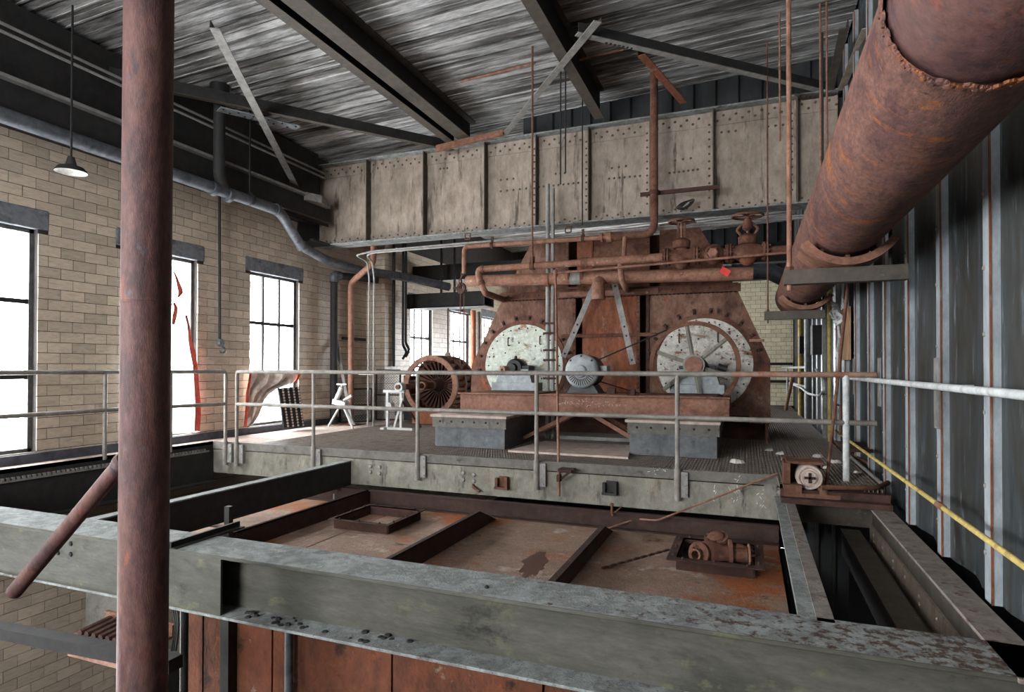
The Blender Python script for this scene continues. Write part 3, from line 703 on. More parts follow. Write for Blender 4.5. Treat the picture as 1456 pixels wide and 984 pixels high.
stiff(-1.47, 3.7, 6.92, 6.5, -.545, 'right stiffener rib on the tank')
part('divider', MB().box(-4.86, -4.845, 3.66, 7.05, -.70, -.50).box(-4.90, -4.845, 3.66, 7.05, -.512, -.5), 'tankrust', tk, label='upright dividing plate with a pale edge along the tank')
part('edge_curb', MB().box(-6.6, -6.52, 3.66, 7.05, -.70, -.62), 'tankrust', tk)
p = at(475, 708, Z=-.5); part('pin', MB().cyl((p.x, p.y, -.7), (p.x, p.y, -.45), .012, 8), 'steel', tk)
part('cross_strip', MB().box(-6.5, -4.86, 5.35, 5.43, -.70, -.685), 'tankrust', tk)
def hatch(cs, z0, z1, wd, lab):
    h = part('hatch_frame', MB(), 'tankrust', tk, label=lab) if 0 else None
    xs = [c[0] for c in cs]; yy = [c[1] for c in cs]; x0, x1, y0, y1 = min(xs), max(xs), min(yy), max(yy)
    m_ = MB()
    for a_ in ((x0, x1, y0, y0 + wd), (x0, x1, y1 - wd, y1), (x0, x0 + wd, y0 + wd, y1 - wd), (x1 - wd, x1, y0 + wd, y1 - wd)): m_.box(*a_, z1 - .012, z1)
    ww = .012
    for a_ in ((x0 + wd, x1 - wd, y0 + wd - ww, y0 + wd), (x0 + wd, x1 - wd, y1 - wd, y1 - wd + ww), (x0 + wd - ww, x0 + wd, y0 + wd, y1 - wd), (x1 - wd, x1 - wd + ww, y0 + wd, y1 - wd)): m_.box(*a_, z0, z1)
    h = part('hatch_frame', m_, 'rustdark', tk, label=lab)
    bo = MB()
    for i in range(3):
        t = (i + .5) / 3
        for q in ((x0 + (x1 - x0) * t, y0 + wd / 2), (x0 + (x1 - x0) * t, y1 - wd / 2), (x0 + wd / 2, y0 + (y1 - y0) * t), (x1 - wd / 2, y0 + (y1 - y0) * t)):
            bo.dome((q[0], q[1], z1), (0, 0, 1), .014, .022)
    part('bolts', bo, 'rustdark', h, stuff=True)
    return x0, x1, y0, y1
hatch([(-4.56, 5.80), (-3.74, 6.62)], -.70, -.585, .05, 'empty square hatch frame on the left of the tank')
hx = hatch([(-.715, 5.74), (.125, 6.6)], -.70, -.585, .09, 'hatch frame holding the old valve')
part('hatch_lid', MB().box(-.63, .04, 5.82, 6.52, -.70, -.692), 'black', tk)

# ---- valve lying in the hatch
vv = thing('flanged_valve', 'rusty flanged valve with a small handwheel lying in the right tank hatch', 'valve', (-.25, 6.1, -.69))
vz = -.575
part('body', MB().lathe((-.36, 6.05, vz), (1, .12, 0), [(.0, -.1), (.07, -.1), (.10, -.05), (.115, 0), (.10, .07), (.075, .13), (.075, .34), (0, .34)], 24), 'rust', vv)
part('outlet_flange', MB().ring((-.44, 5.95, vz + .01), (-.5, -1, .25), .05, .105, .03, 28), 'rust', vv)
part('outlet', MB().ring((-.45, 5.925, vz), (-.5, -1, .25), .038, .056, .10, 24), 'rust', vv)
part('bonnet_flange', MB().ring((-.30, 6.2, vz + .10), (-.2, -.3, 1), .0, .115, .03, 28), 'rust', vv)
part('bonnet', MB().lathe((-.30, 6.2, vz + .10), (-.2, -.3, 1), [(.085, 0), (.08, .03), (.05, .055), (0, .06)], 24), 'rust', vv)
part('neck_flange', MB().ring((-.17, 6.07, vz + .01), (1, .12, 0), .06, .125, .03, 28), 'rust', vv)
part('yoke', MB().lathe((-.12, 6.08, vz), (1, .12, 0), [(.10, 0), (.10, .05), (.07, .12), (.045, .16)], 24, .6, 5.3), 'rust', vv)
part('stem', MB().cyl((-.10, 6.08, vz), (.05, 6.1, vz), .014, 10), 'rustdark', vv)
hw = MB().lathe((-.005, 6.05, vz + .01), (1, .1, 0), [(.095 + .011 * math.cos(t), .011 * math.sin(t)) for t in np.linspace(0, 2 * math.pi, 8, endpoint=False)], 32, close=True)
for i in range(4):
    a = i * math.pi / 2 + .4; hw.tube([(-.005, 6.05, vz + .01), (-.005 - .01 * math.cos(a), 6.05 + .095 * math.cos(a), vz + .01 + .095 * math.sin(a))], .007, 6)
part('handwheel', hw, 'rustlight', vv)
bo = MB()
for i in range(8):
    a = i * math.pi / 4
    bo.dome((-.465 + .04 * math.sin(a), 5.93 - .02 * math.sin(a), vz + .08 * math.cos(a)), (-.5, -1, .25), .013)
    bo.dome((-.31 + .09 * math.cos(a), 6.19 + .09 * math.sin(a), vz + .118 + .025 * math.sin(a)), (-.2, -.3, 1), .014)
part('bolts', bo, 'rustdark', vv, stuff=True)

# ---- loose things on the tank
p0, p1, p2, p3 = at(1105, 677, Y=7.16), at(935, 740, Z=-.52), at(905, 738, Z=-.58), at(856, 754, Z=-.68)
solo('bent_rod', MB().tube(bend([p0 + V((0, 0, .03)), p1, p2, p3], .05), [.011] * 13 + [.011], 8), 'rustlight', 'long thin bent rod leaning from the platform corner down onto the tank', 'rod')
cn = MB(); a_, b_ = at(856, 808, Z=-.68), at(953, 781, Z=-.6)
for i in range(9):
    q0, q1 = a_.lerp(b_, i / 9), a_.lerp(b_, (i + .85) / 9); cn.bar(q0, q1, .022, .016); cn.bar(q0 + V((.012, -.012, .014)), q0.lerp(q1, .5) + V((.012, -.012, .014)), .012, .012)
solo('drive_chain', cn, 'rustdark', 'stiff rusty chain leaning from the tank onto the valve hatch', 'chain')
hk = at(870, 727, Y=7.0)
solo('hook_bolt', MB().tube([hk + V((0, 0, .07)), hk + V((0, 0, -.02)), hk + V((.02, -.02, -.05))], .014, 8).dome(hk + V((0, 0, .07)), (0, 0, 1), .028, .03).bar(hk + V((.02, 0, -.02)), hk + V((.11, .02, .06)), .012, .012), 'rust', 'little rusty hook bolt hanging at the back edge of the tank', 'hook')
pud = MB(); pc = at(762, 800, Z=-.7)
pud.add([(pc.x + math.cos(t) * r_ * .14, pc.y - .05 + math.sin(t) * r_ * .38 - math.cos(t) * .1, -.6985) for t, r_ in [(i * .2094, random.uniform(.7, 1.1)) for i in range(30)]], [tuple(range(30))])
pm_ = mat('wet_rust', ['#4a2f24', '#5e3b2c'], 6, O1, .3, bump=.02, spec=.5)
part('wet_patch', pud, pm_, tk, label='dark wet stain on the tank')

# ---- brackets on the platform edge
for (u, v, lab) in ((715, 685, 'rusty u shaped bracket bolted to the platform edge left of the thin rod'), (868, 692, 'dark angled bracket bolted to the platform edge right of the thin rod')):
    p = at(u, v, Y=YP); t_ = thing('edge_bracket', lab, 'bracket', p - V((0, .05, .08)))
    mm_ = 'rust' if u < 800 else 'darksteel'
    part('back_plate', MB().box(p.x - .05, p.x + .05, YP - .012, YP + .011, p.z - .07, p.z + .07), mm_, t_)
    parts('cheek', (B(p.x - .085, p.x - .05, YP - .07, YP, p.z - .06, p.z + .05), B(p.x + .05, p.x + .085, YP - .07, YP, p.z - .06, p.z + .07)), mm_, t_)
    part('lip', MB().box(p.x - .09, p.x + .09, YP - .08, YP, p.z - .09, p.z - .06), mm_, t_)
p = at(676, 692, Y=YP)
solo('pipe_peg', MB().tube([p + V((-.04, .015, .02)), p + V((-.02, -.03, 0)), p + V((.08, -.05, -.05))], .018, 8), 'rust', 'short bent rusty peg sticking out of the platform edge', 'peg')

# ---- right bay beams
t_ = thing('channel_beam', 'narrow pale beam at the right edge of the tank running to the platform corner', 'beam', (.35, 5.2, -.5))
part('top_flange', MB().box(.33, .415, 3.55, 6.9, -.165, -.15), 'dustrust', t_, label='rust dusted flange')
part('side_flange', MB().box(.245, .33, 3.55, 6.9, -.175, -.158), 'dustgrey', t_)
part('web', MB().box(.30, .315, 3.55, 6.9, -.5, -.165), 'steel', t_)
t_ = thing('floor_beam', 'deep beam with rust dusted top beside the corrugated wall', 'beam', (1.15, 5.2, -.6))
part('top_flange', MB().box(1.066, 1.24, 3.2, 6.96, -.17, -.15), 'dustrust', t_, bevel=.003)
part('web', MB().box(1.14, 1.16, 3.2, 6.96, -.56, -.16), 'girder2', t_)
part('bottom_flange', MB().box(1.04, 1.26, 3.2, 6.96, -.58, -.56), 'girder2', t_)
bo = MB()
for i in range(8):
    for dz in (-.44, -.5): bo.dome((1.12, 3.8 + i * .42, dz), (-1, 0, 0), .018)
part('splice_strip', MB().box(1.12, 1.14, 3.2, 6.96, -.56, -.38), 'girder', t_)
part('bolts', bo, 'girder', t_, stuff=True)
t_ = thing('floor_beam', 'lower beam in the dark slot left of the wall side beam', 'beam', (.9, 5.2, -.7))
part('top_flange', MB().box(.86, 1.03, 3.3, 6.95, -.465, -.45), 'girder2', t_)
part('web', MB().box(.87, .885, 3.3, 6.95, -.7, -.46), 'darksteel', t_)

# ---- big rusty pipe and its hangers
bx, bz, R = .71, 2.35, .30
bpz = thing('exhaust_pipe', 'huge rusty pipe running under the roof beside the corrugated wall', 'pipe', (bx, 6, bz - R))
part('pipe_shell', MB().lathe((bx, 0, bz), (0, 1, 0), [(0, 11.2), (R * .97, 11.2), (R, 11.1)] + [(R, y) for y in np.arange(11.0, 2.3, -.35)] + [(R, 2.27)], 64), 'rustpipe', bpz)
part('near_elbow', MB().tube([(bx, 2.36, bz), (bx, 2.25, bz), (bx + .03, 2.0, bz + .03), (bx + .13, 1.6, bz + .16), (bx + .22, 1.3, bz + .3)], .288, 48), 'rustcol', bpz)
wd_ = MB()
for k in range(150):
    a = 2 * math.pi * k / 150; rr = R + random.uniform(-.004, .004)
    wd_.dome((bx + rr * math.cos(a), 2.29 + random.uniform(-.012, .012), bz + rr * math.sin(a)), (math.cos(a), 0, math.sin(a)), random.uniform(.012, .02), .012)
part('weld_seam', wd_, 'rustpipe', bpz, stuff=True)
part('girth_seam', MB().lathe((bx, 0, bz), (0, 1, 0), [(R, 7.78), (R + .006, 7.8), (R + .006, 7.82), (R, 7.84)], 64), 'rustpipe', bpz)
for i, (yh, x0, x1, lab) in enumerate(((5.30, .262, 1.115, 'near pipe hanger channel with curved saddle under the huge rusty pipe'), (9.04, .196, .95, 'far pipe hanger channel with curved saddle under the huge rusty pipe'))):
    t_ = thing('pipe_saddle', lab, 'hanger', (.75, yh, 1.85)); zt = 1.958
    part('channel', MB().box(x0, x1, yh - .004, yh + .008, zt - .115, zt).box(x0, x1, yh, yh + .1, zt - .01, zt).box(x0, x1, yh, yh + .1, zt - .115, zt - .105), 'girder2', t_, bevel=.002)
    part('saddle_band', MB().lathe((bx, yh + .03, bz), (0, 1, 0), [(R + .035, -.14), (R + .092, -.14), (R + .092, .42), (R + .075, .42), (R + .075, -.12), (R + .035, -.12)], 40, math.radians(33), math.radians(147), True), 'rustlight', t_, label='curved steel band cradling the pipe')
    for a in (-90, -125, -55):
        a = math.radians(a); d = V((math.cos(a), 0, math.sin(a))); part('saddle_foot', MB().bar(V((bx, yh + .03, bz)) + d * (R - .01), V((bx, yh + .03, bz)) + d * (R + .08), .03, .1, (0, 1, 0)), 'rust', t_)
    rr = .02 if i == 0 else .011
    xr = at(1123, 383, Y=yh).x if i == 0 else at(1092, 450, Y=yh).x
    part('rod', MB().cyl((xr, yh + .05, zt - .16), (xr, yh + .05, 5.7), rr, 10), 'rustlight' if i == 0 else 'rust', t_)
    xq = at(1268, 345, Y=yh).x if i == 0 else .93
    part('rod', MB().cyl((xq, yh + .05, zt - .12), (xq, yh + .05, 5.7), .013, 10), 'darksteel', t_)
    part('nut', MB().cyl((xr, yh + .05, zt), (xr, yh + .05, zt + .03), rr * 1.9, 6), 'rust', t_)
for u, vb, lab in ((1109, 200, 'short thin hanging rod ending halfway down the girder right of a long rod'), (1167, 250, 'left one of two thin rods hanging behind the huge rusty pipe'), (1176, 228, 'right one of two thin rods hanging behind the huge rusty pipe')):
    p = at(u, vb, Y=8.6)
    if u > 1150: p.z = 2.9
    solo('hanging_rod', MB().cyl(p, (p.x, p.y, roofz(p.x)), .013, 8), 'rustlight', lab, 'rod')
for u, vb, lab, Yr in ((757, 375, 'long rusty rod hanging in front of the girder down to the orange pipe', 9.14), (797, 262, 'thin dark hanging rod left of its twin before the girder', 8.0), (804, 246, 'thin dark hanging rod right of its twin before the girder', 8.0), (828, 320, 'thin dark rod beside the middle girder stiffener', 9.3)):
    p = at(u, vb, Y=Yr); zt = roofz(p.x)
    solo('hanging_rod', MB().cyl(p, at(757, 44, Y=7.9) if u == 757 else (p.x, p.y, zt), .016 if u == 757 else .011, 8), 'rust' if u == 757 else 'darksteel', lab, 'rod')

# ---- hand rails
def post_set(t_, x, y, ztop, m='rail', bracket=True, zb=-.34):
    part('post', MB().cyl((x, y, zb), (x, y, ztop), .026, 14), m, t_)
    if bracket:
        part('socket', MB().cyl((x, y, zb - .01), (x, y, .02), .036, 14), m, t_)
        br = MB().box(x + .03, x + .115, y + .005, YP + .012, zb + .03, -.02)
        for z in (-.06, -.17, zb + .06): br.dome((x + .09, y + .005, z), (0, -1, 0), .016)
        part('bracket_plate', br, 'steel', t_)
RY = 7.19
rl = thing('guard_rail', 'long grey two bar pipe railing along the platform edge before the machinery', 'railing', (-3, RY, 0))
xs_ = [at(u, 560, Y=RY).x for u in (337, 446, 594, 763, 963)]; xl = at(1203, 600, Y=RY).x; xe = at(1246, 540, Y=RY).x
for x in xs_: post_set(rl, x, RY, 1.10)
part('post', MB().cyl((xl, RY, -.1), (xl, RY, 1.10), .032, 14), 'whiterail', rl, label='paler post at the right end')
ts = at(1040, 530, Y=RY).x
part('top_rail', MB().tube(bend([(xs_[0], RY, .9), (xs_[0], RY, 1.107), (ts, RY, 1.107)], .05), .029, 14), 'rail', rl)
part('top_rail', MB().cyl((ts, RY, 1.107), (xe, RY, 1.107), .031, 14), 'railrust', rl, label='rusty right end of the top rail')
part('mid_rail', MB().cyl((xs_[0], RY, .605), (xe, RY, .605), .028, 14), 'rail', rl)
lr = thing('guard_rail', 'grey two bar pipe railing beside the brick wall behind the rusty column', 'railing', (-7.8, 5.5, 0))
lp = [V((-7.62, 7.19, 1.107)), V((-7.93, 5.5, 1.107)), V((-7.95, 2.0, 1.107))]
part('top_rail', MB().tube(bend([V((-7.62, 7.19, .9)), lp[0], lp[1], lp[2]], .05), .029, 14), 'rail', lr)
dz = V((0, 0, -.502))
part('mid_rail', MB().tube([p + dz for p in lp], .028, 14), 'rail', lr)
post_set(lr, -7.62, 7.19, 1.10)
for y in (6.35, 5.5, 3.7):
    x = -7.62 - .31 * (7.19 - y) / 1.69 if y > 5.5 else -7.93
    part('post', MB().cyl((x, y, -.05), (x, y, 1.1), .026, 14), 'rail', lr)

# ================================================================== MACHINERY
# ---- fan housing
FY = 10.3
fh = thing('fan_housing', 'big rusty trapezoid double fan housing with two round white covers', 'machine', (-2.3, 11, 0))
def P2(*uv): return [at(u, v, Y=FY) for u, v in uv]
zl, zfl = .0, at(800, 426, Y=FY).z
XL = lambda u, v: at(u, v, Y=FY).x
gl0, gl1, gr0, gr1 = XL(819, 470), XL(828, 470), XL(910, 470), XL(919, 470)
th = V((0, .03, 0))
def plate(poly, nm='front_plate', m='rustpanel', lab=None): return part(nm, MB().prism([(x, FY, z) for x, z in poly], th), m, fh, label=lab)
ZB = .42
plate([(-4.89, 0), (-4.45, 0), (-3.9, ZB), (gl0, ZB), (gl0, 2.42), (-4.23, 2.42), (-4.84, 1.22)])
plate([(gl1, ZB), (gr0, ZB), (gr0, 2.42), (gl1, 2.42)], m='rustorange', lab='brighter orange centre plate')
plate([(gr1, ZB), (.0, ZB), (.0, .30), (.31, .30), (.31, 1.30), (-.17, 2.42), (gr1, 2.42)], m='rustpanel')
ul0, ul1, ur0, ur1 = XL(809, 380), XL(821, 380), XL(924, 380), XL(938, 380)
plate([(-4.23, 2.42), (ul0, 2.42), (ul0, 3.55), (-3.60, 3.55)], 'upper_plate', 'rustpanel')
plate([(ul1, 2.42), (ur0, 2.42), (ur0, 3.56), (ul1, 3.56)], 'upper_plate', 'rust')
plate([(ur1, 2.42), (-.17, 2.42), (-.80, 3.57), (ur1, 3.57)], 'upper_plate', 'rust')
sh = MB()
sh.prism([(-4.86, FY + .03, zl), (-4.86, FY + .03, 1.2), (-4.82, FY + .03, 1.2), (-4.82, FY + .03, zl)], (0, 2.4, 0))
sh.prism([(.28, FY + .03, zl), (.28, FY + .03, 1.3), (-.2, FY + .03, 2.4), (-.82, FY + .03, 3.5), (-.86, FY + .03, 3.48), (-.24, FY + .03, 2.38), (.24, FY + .03, 1.28), (.24, FY + .03, zl)], (0, 2.4, 0))
sh.prism([(-4.85, FY + .03, 1.2), (-4.25, FY + .03, 2.38), (-3.62, FY + .03, 3.5), (-3.58, FY + .03, 3.48), (-4.2, FY + .03, 2.36), (-4.8, FY + .03, 1.18)], (0, 2.4, 0))
part('shell', sh, 'rust', fh)
part('shade_skirt', MB().box(-4.7, .1, FY + .5, FY + 2.2, 0, .45), 'black', fh)  # added support box, black to stand for the shade under the housing
part('back_plate', MB().prism([(x, FY + .45, z) for x, z in ((-4.8, 0), (.24, 0), (.24, 1.3), (-.85, 3.5), (-3.6, 3.5), (-4.8, 1.2))], th), 'rustdark', fh)
part('seam_flange', MB().box(-4.28, -.12, FY - .09, FY, 2.40, 2.42).box(-4.28, -.12, FY - .02, FY, 2.42, 2.53).box(-4.24, -.16, FY - .05, FY, 2.53, 2.54), 'rust', fh)
rv = MB()
for i in range(60): rv.dome((-4.2 + 4.0 * i / 59, FY - .045, 2.40), (0, -.6, -1), .022)
for i in range(14): rv.dome((-4.1 + 3.8 * i / 13, FY - .02, 2.475), (0, -1, 0), .016)
part('bolts', rv, 'black', fh, stuff=True)
for xa, xb, za, zb, m_ in ((gr0 - .055, gr0, ZB, 2.4, 'rust'), (gl0 - .06, gl0, ZB, 2.4, 'rust'), (gr1, gr1 + .05, ZB, 2.4, 'rustdark'), (ul1, ul1 + .28, 2.55, 3.55, 'rustorange'), (ur0 - .06, ur0, 2.55, 3.55, 'rust'), (ul0 - .05, ul0, 2.55, 3.55, 'rust')):
    b_ = part('corner_angle', MB().box(xa, xb, FY - .03, FY, za, zb), m_, fh)
    if xb - xa < .1:
        q = MB()
        for z in np.arange(za + .1, zb, .16): q.dome(((xa + xb) / 2, FY - .03, z), (0, -1, 0), .014)
        part('bolts', q, 'black', b_, stuff=True)
for (u0, v0, u1, v1, h, m_) in ((795, 417, 936, 417, .10, 'rustlight'), (797, 476.5, 932, 476.5, .06, 'rust'), (780, 410, 830, 410, .04, 'rust')):
    a_, c2 = at(u0, v0, Y=FY - .06), at(u1, v1, Y=FY - .06)
    part('stay_bar', MB().box(a_.x, c2.x, FY - .06, FY - .035, (a_.z + c2.z) / 2 - h / 2, (a_.z + c2.z) / 2 + h / 2), m_, fh)
part('side_tab', MB().bar(at(1066, 484, Y=FY - .05), at(1086, 484, Y=FY - .2), .02, .04), 'rustlight', fh)
for cxu, cvv, m_, side in ((745, 520, 'disc', 0), (1001, 518, 'discrusty', 1)):
    c_ = at(cxu, cvv, Y=FY); Rr = .745
    dk = part('round_cover', MB().ring((c_.x, FY - .02, c_.z), (0, 1, 0), 0.0, Rr, .04, 72), m_, fh, label='white peeling round cover')
    part('cover_rim', MB().ring((c_.x, FY - .012, c_.z), (0, 1, 0), Rr, Rr + .075, .03, 72), 'rust', dk)
    bo = MB()
    for i in range(26):
        a = i * math.pi / 13; bo.dome((c_.x + math.cos(a) * .68, FY - .04, c_.z + math.sin(a) * .68), (0, -1, 0), .016)
    for i in range(8):
        a = i * math.pi / 4 + .2; bo.dome((c_.x + math.cos(a) * .42, FY - .04, c_.z + math.sin(a) * .42), (0, -1, 0), .016)
    part('bolts', bo, 'black', dk, stuff=True)
    for (u, v) in (((724, 486), (769, 484)) if not side else ((966, 481), (1021, 480))):
        p = at(u, v, Y=FY - .04)
        part('grab_handle', MB().tube(bend([p + V((0, .0, .07)), p + V((0, -.06, .07)), p + V((0, -.06, -.07)), p + V((0, 0, -.07))], .02), .011, 8), 'rustdark', dk)
    cl = MB()
    for i in range(11):
        a = math.radians(15 + i * 17); q = V((c_.x + math.cos(a) * (Rr + .12), FY, c_.z + math.sin(a) * (Rr + .12)))
        if q.x < -4.7 or q.x > .2: continue
        e = V((math.cos(a), 0, math.sin(a))); cl.bar(q - e * .05, q + e * .05, .05, .03, (0, 1, 0)); cl.dome(q + V((0, -.02, 0)), (0, -1, 0), .025, .04)
    part('clamp_lugs', cl, 'rustdark', dk, stuff=True)

# ---- flat A frame bars
af = thing('a_frame', 'pale flat bars forming an open A in front of the fan housing', 'frame', (-2.0, 9.95, 1.2))
AY = 9.95
for (u0, v0, u1, v1, lab) in ((846, 404, 801, 508, 'left sloping bar'), (873, 400, 900, 518, 'right sloping bar')):
    p, q = at(u0, v0, Y=AY), at(u1, v1, Y=AY)
    b_ = part('flat_bar', MB().bar(p, q, .012, .095, (0, 1, 0)) if 0 else MB().bar(p, q, .095, .014, (0, 1, 0)), 'steel', af, label=lab)
    bo = MB()
    for t in (.06, .55, .66, .95): bo.dome(p.lerp(q, t) + V((0, -.008, 0)), (0, -1, 0), .018)
    part('bolts', bo, 'rustdark', b_, stuff=True)

# ---- pedestals and base beam
for lab, x0, x1, y0, y1 in (('left grey pedestal box under the end of the red base beam', -4.40, -3.27, 8.07, 9.55), ('right grey pedestal box under the spoked wheel end of the base beam', -1.51, -.385, 8.25, 9.55)):
    t_ = thing('pedestal', lab, 'pedestal', ((x0 + x1) / 2, (y0 + y1) / 2, 0))
    part('body', MB().box(x0, x1, y0, y1, 0, .45), 'concrete', t_, bevel=.006)
    bb = part('edge_band', MB().box(x0 - .03, x1 + .03, y0 - .03, y0, .29, .44).box(x1, x1 + .03, y0, y1, .29, .44), 'toe', t_)
    bo = MB()
    for i in range(6): bo.dome((x0 + .1 + (x1 - x0 - .2) * i / 5, y0 - .03, .375), (0, -1, 0), .018)
    part('bolts', bo, 'rustdark', bb, stuff=True)
    part('cap_slab', MB().box(x0 - .06, x1 + .04, y0 - .04, y1, .44, .475), 'deckdust', t_, label='pale dusty slab on top')
    parts('shim', (B(x0 + .6, x0 + .8, y0 + .3, y0 + .6, .475, .51), B(x0 + .2, x0 + .4, y0 + .3, y0 + .6, .475, .51)), 'rustdark', t_)
bmx0, bmx1 = -4.22, -.245
t_ = thing('base_beam', 'long red brown base beam lying across both grey pedestals under the motor', 'beam', (-2.2, 8.9, .51))
parts('web', (B(bmx0, bmx1, 8.56, 8.575, .53, .77), B(bmx0, bmx1, 9.35, 9.365, .53, .77)), 'rustlight', t_)
parts('flange', (B(bmx0 - .03, bmx1 + .01, 8.46, 8.67, .512, .53), B(bmx0, bmx1 + .01, 8.46, 8.67, .77, .788), B(bmx0, bmx1, 9.25, 9.46, .51, .53), B(bmx0, bmx1, 9.25, 9.46, .77, .788)), 'rustlight', t_, bevel=.003)
parts('cross_plate', (B(-4.0, -2.9, 8.5, 9.42, .788, .80), B(-2.75, -1.6, 8.5, 9.42, .788, .80), B(-1.4, -.4, 8.5, 9.42, .788, .80)), 'rust', t_)
cm = MB()
for i in range(34):
    p = at(795 + i * 2.6 + random.uniform(-1, 1), 571 + i * .12 + random.uniform(-3, 3), Y=8.555); cm.bar(p, p + V((random.uniform(-.03, .03), 0, random.uniform(-.03, .03))), .004, .006, (0, 1, 0))
part('chalk_marks', cm, 'chalk', t_, stuff=True, smooth=False)
for i, (x0, x1) in enumerate(((-3.25, -2.35), (-2.25, -1.45))):
    t_ = thing('cross_brace', ('left' if i == 0 else 'right') + ' sloping pair of rusty braces in the dark gap under the base beam', 'brace', ((x0 + x1) / 2, 9, 0))
    xa, xb = (x1, x0) if i == 0 else (x0, x1)
    for dy in (0, .45): part('angle', MB().angle((xa, 8.75 + dy, .51), (xb, 8.8 + dy, .06), .06, .05, .008), 'rustlight' if dy == 0 else 'rust', t_)
pl = [at(u, v, Z=.03) for u, v in ((722, 640), (893, 650), (897, 633), (775, 627))]
solo('cover_sheet', MB().prism(pl, (0, 0, -.028)), 'deckdust', 'pale flat sheet lying on the grating between the two pedestals', 'sheet')
solo('drain_channel', MB().box(-3.1, -1.55, 9.6, 9.7, .002, .06), 'steel', 'thin pale channel lying on the floor under the fan housing', 'channel')

# ---- motor
mt = thing('electric_motor', 'grey round electric motor with radial cooling slots on the base beam', 'motor', (-2.25, 8.8, .80))
mc = at(825.5, 528, Y=8.55); mr = .252
part('end_bell', MB().lathe(mc, (0, 1, 0), [(0, -.02), (.085, -.02), (.1, .0), (.19, .01), (.235, .035), (mr, .07), (mr, .12), (0, .12)], 48), 'motor', mt)
part('bearing_cap', MB().lathe(mc, (0, 1, 0), [(0, -.055), (.07, -.055), (.085, -.045), (.088, -.01)], 32), 'motor', mt)
part('body', MB().lathe(mc, (0, 1, 0), [(mr - .012, .12), (mr - .012, .52), (.18, .6), (0, .6)], 48), 'motordark', mt)
sl = MB()
for i in range(15):
    a = math.radians(200 + i * 10); e = V((math.cos(a), 0, math.sin(a))); n_ = V((0, -1, 0))
    sl.bar(mc + e * .115 + V((0, .004, 0)), mc + e * .205 + V((0, .018, 0)), .013, .012, (0, 1, 0))
part('cooling_slots', sl, 'black', mt, stuff=True)
part('foot', MB().prism([mc + V((-.24, .1, -.32)), mc + V((.24, .1, -.32)), mc + V((.16, .1, -.2)), mc + V((-.16, .1, -.2))], (0, .4, 0)), 'motordark', mt)
part('terminal_box', MB().box(mc.x + .2, mc.x + .34, mc.y + .2, mc.y + .42, mc.z - .06, mc.z + .08), 'motor', mt)
part('lifting_eye', MB().ring(mc + V((.02, .3, mr + .03)), (0, 1, 0), .018, .036, .016, 20), 'rustlight', mt)
part('pulley', MB().cyl(mc + V((0, .66, 0)), mc + V((0, .82, 0)), .12, 32), 'black', mt)
part('shaft', MB().cyl(mc + V((0, .58, 0)), mc + V((0, .84, 0)), .03, 16), 'steel', mt)
bo = MB()
for a in (45, 135, 90): bo.dome(mc + V((math.cos(math.radians(a)) * .22, .03, math.sin(math.radians(a)) * .22)), (0, -1, 0), .018)
part('bolts', bo, 'black', mt, stuff=True)
t_ = thing('slide_rail', 'rusty motor slide rails with a tensioning screw on the base beam', 'rail', (mc.x, 8.8, .80))
rz = mc.z - .32
part('rail', MB().box(mc.x - .36, mc.x + .42, 8.56, 8.64, .80, rz), 'rust', t_); part('rail', MB().box(mc.x - .36, mc.x + .42, 9.0, 9.08, .80, rz), 'rust', t_)
part('tension_screw', MB().cyl((mc.x + .42, 8.6, rz + .02), (mc.x + .8, 8.6, rz - .02), .014, 8).box(mc.x + .38, mc.x + .5, 8.56, 8.64, rz, rz + .08).box(mc.x + .72, mc.x + .78, 8.56, 8.64, .8, rz + .07), 'rustdark', t_)

# ---- spoked wheel, its belt and the bearings
wc = at(987, 519, Y=9.28); wr = .63
wh = thing('spoked_wheel', 'large six spoked belt wheel before the right round cover', 'wheel', wc - V((0, 0, wr)))
part('rim', MB().ring(wc, (0, 1, 0), wr - .035, wr, .13, 72), 'rustlight', wh)
part('rim_lip', MB().ring(wc - V((0, .06, 0)), (0, 1, 0), wr - .05, wr + .012, .012, 72), 'rust', wh)
part('hub', MB().cyl(wc - V((0, .09, 0)), wc + V((0, .09, 0)), .155, 32), 'steel', wh)
part('hub_cap', MB().cyl(wc - V((0, .12, 0)), wc - V((0, .09, 0)), .125, 32), 'rustlight', wh)
for i in range(6):
    a = math.radians(100 + 60 * i); e = V((math.cos(a), 0, math.sin(a)))
    m_ = MB().bar(wc + e * .10, wc + e * (wr - .03), .06, .03, (0, 1, 0)).bar(wc + e * .10, wc + e * (wr - .03), .022, .07, (0, 1, 0))
    part('spoke', m_, 'webgrey', wh)
part('shaft', MB().cyl(wc, (wc.x, FY, wc.z), .045, 20), 'steel', wh)
mc2 = mc + V((0, .74, 0)); mc2.y = wc.y
dx, dz_ = wc.x - mc2.x, wc.z - mc2.z; Dd = math.hypot(dx, dz_); ph = math.atan2(dz_, dx); be = math.acos((.125 - (wr + .006)) / Dd)
pts = []
for k in range(25):
    a = ph + be + (2 * math.pi - 2 * be) * k / 24; pts.append(V((mc2.x + .125 * math.cos(a), wc.y, mc2.z + .125 * math.sin(a))))
for k in range(49):
    a = ph - be + 2 * be * k / 48; pts.append(V((wc.x + (wr + .006) * math.cos(a), wc.y, wc.z + (wr + .006) * math.sin(a))))
solo('drive_belt', MB().tube(pts + [pts[0]], .011, 6), 'black', 'dark drive belt looped from the grey motor to the spoked wheel', 'belt')
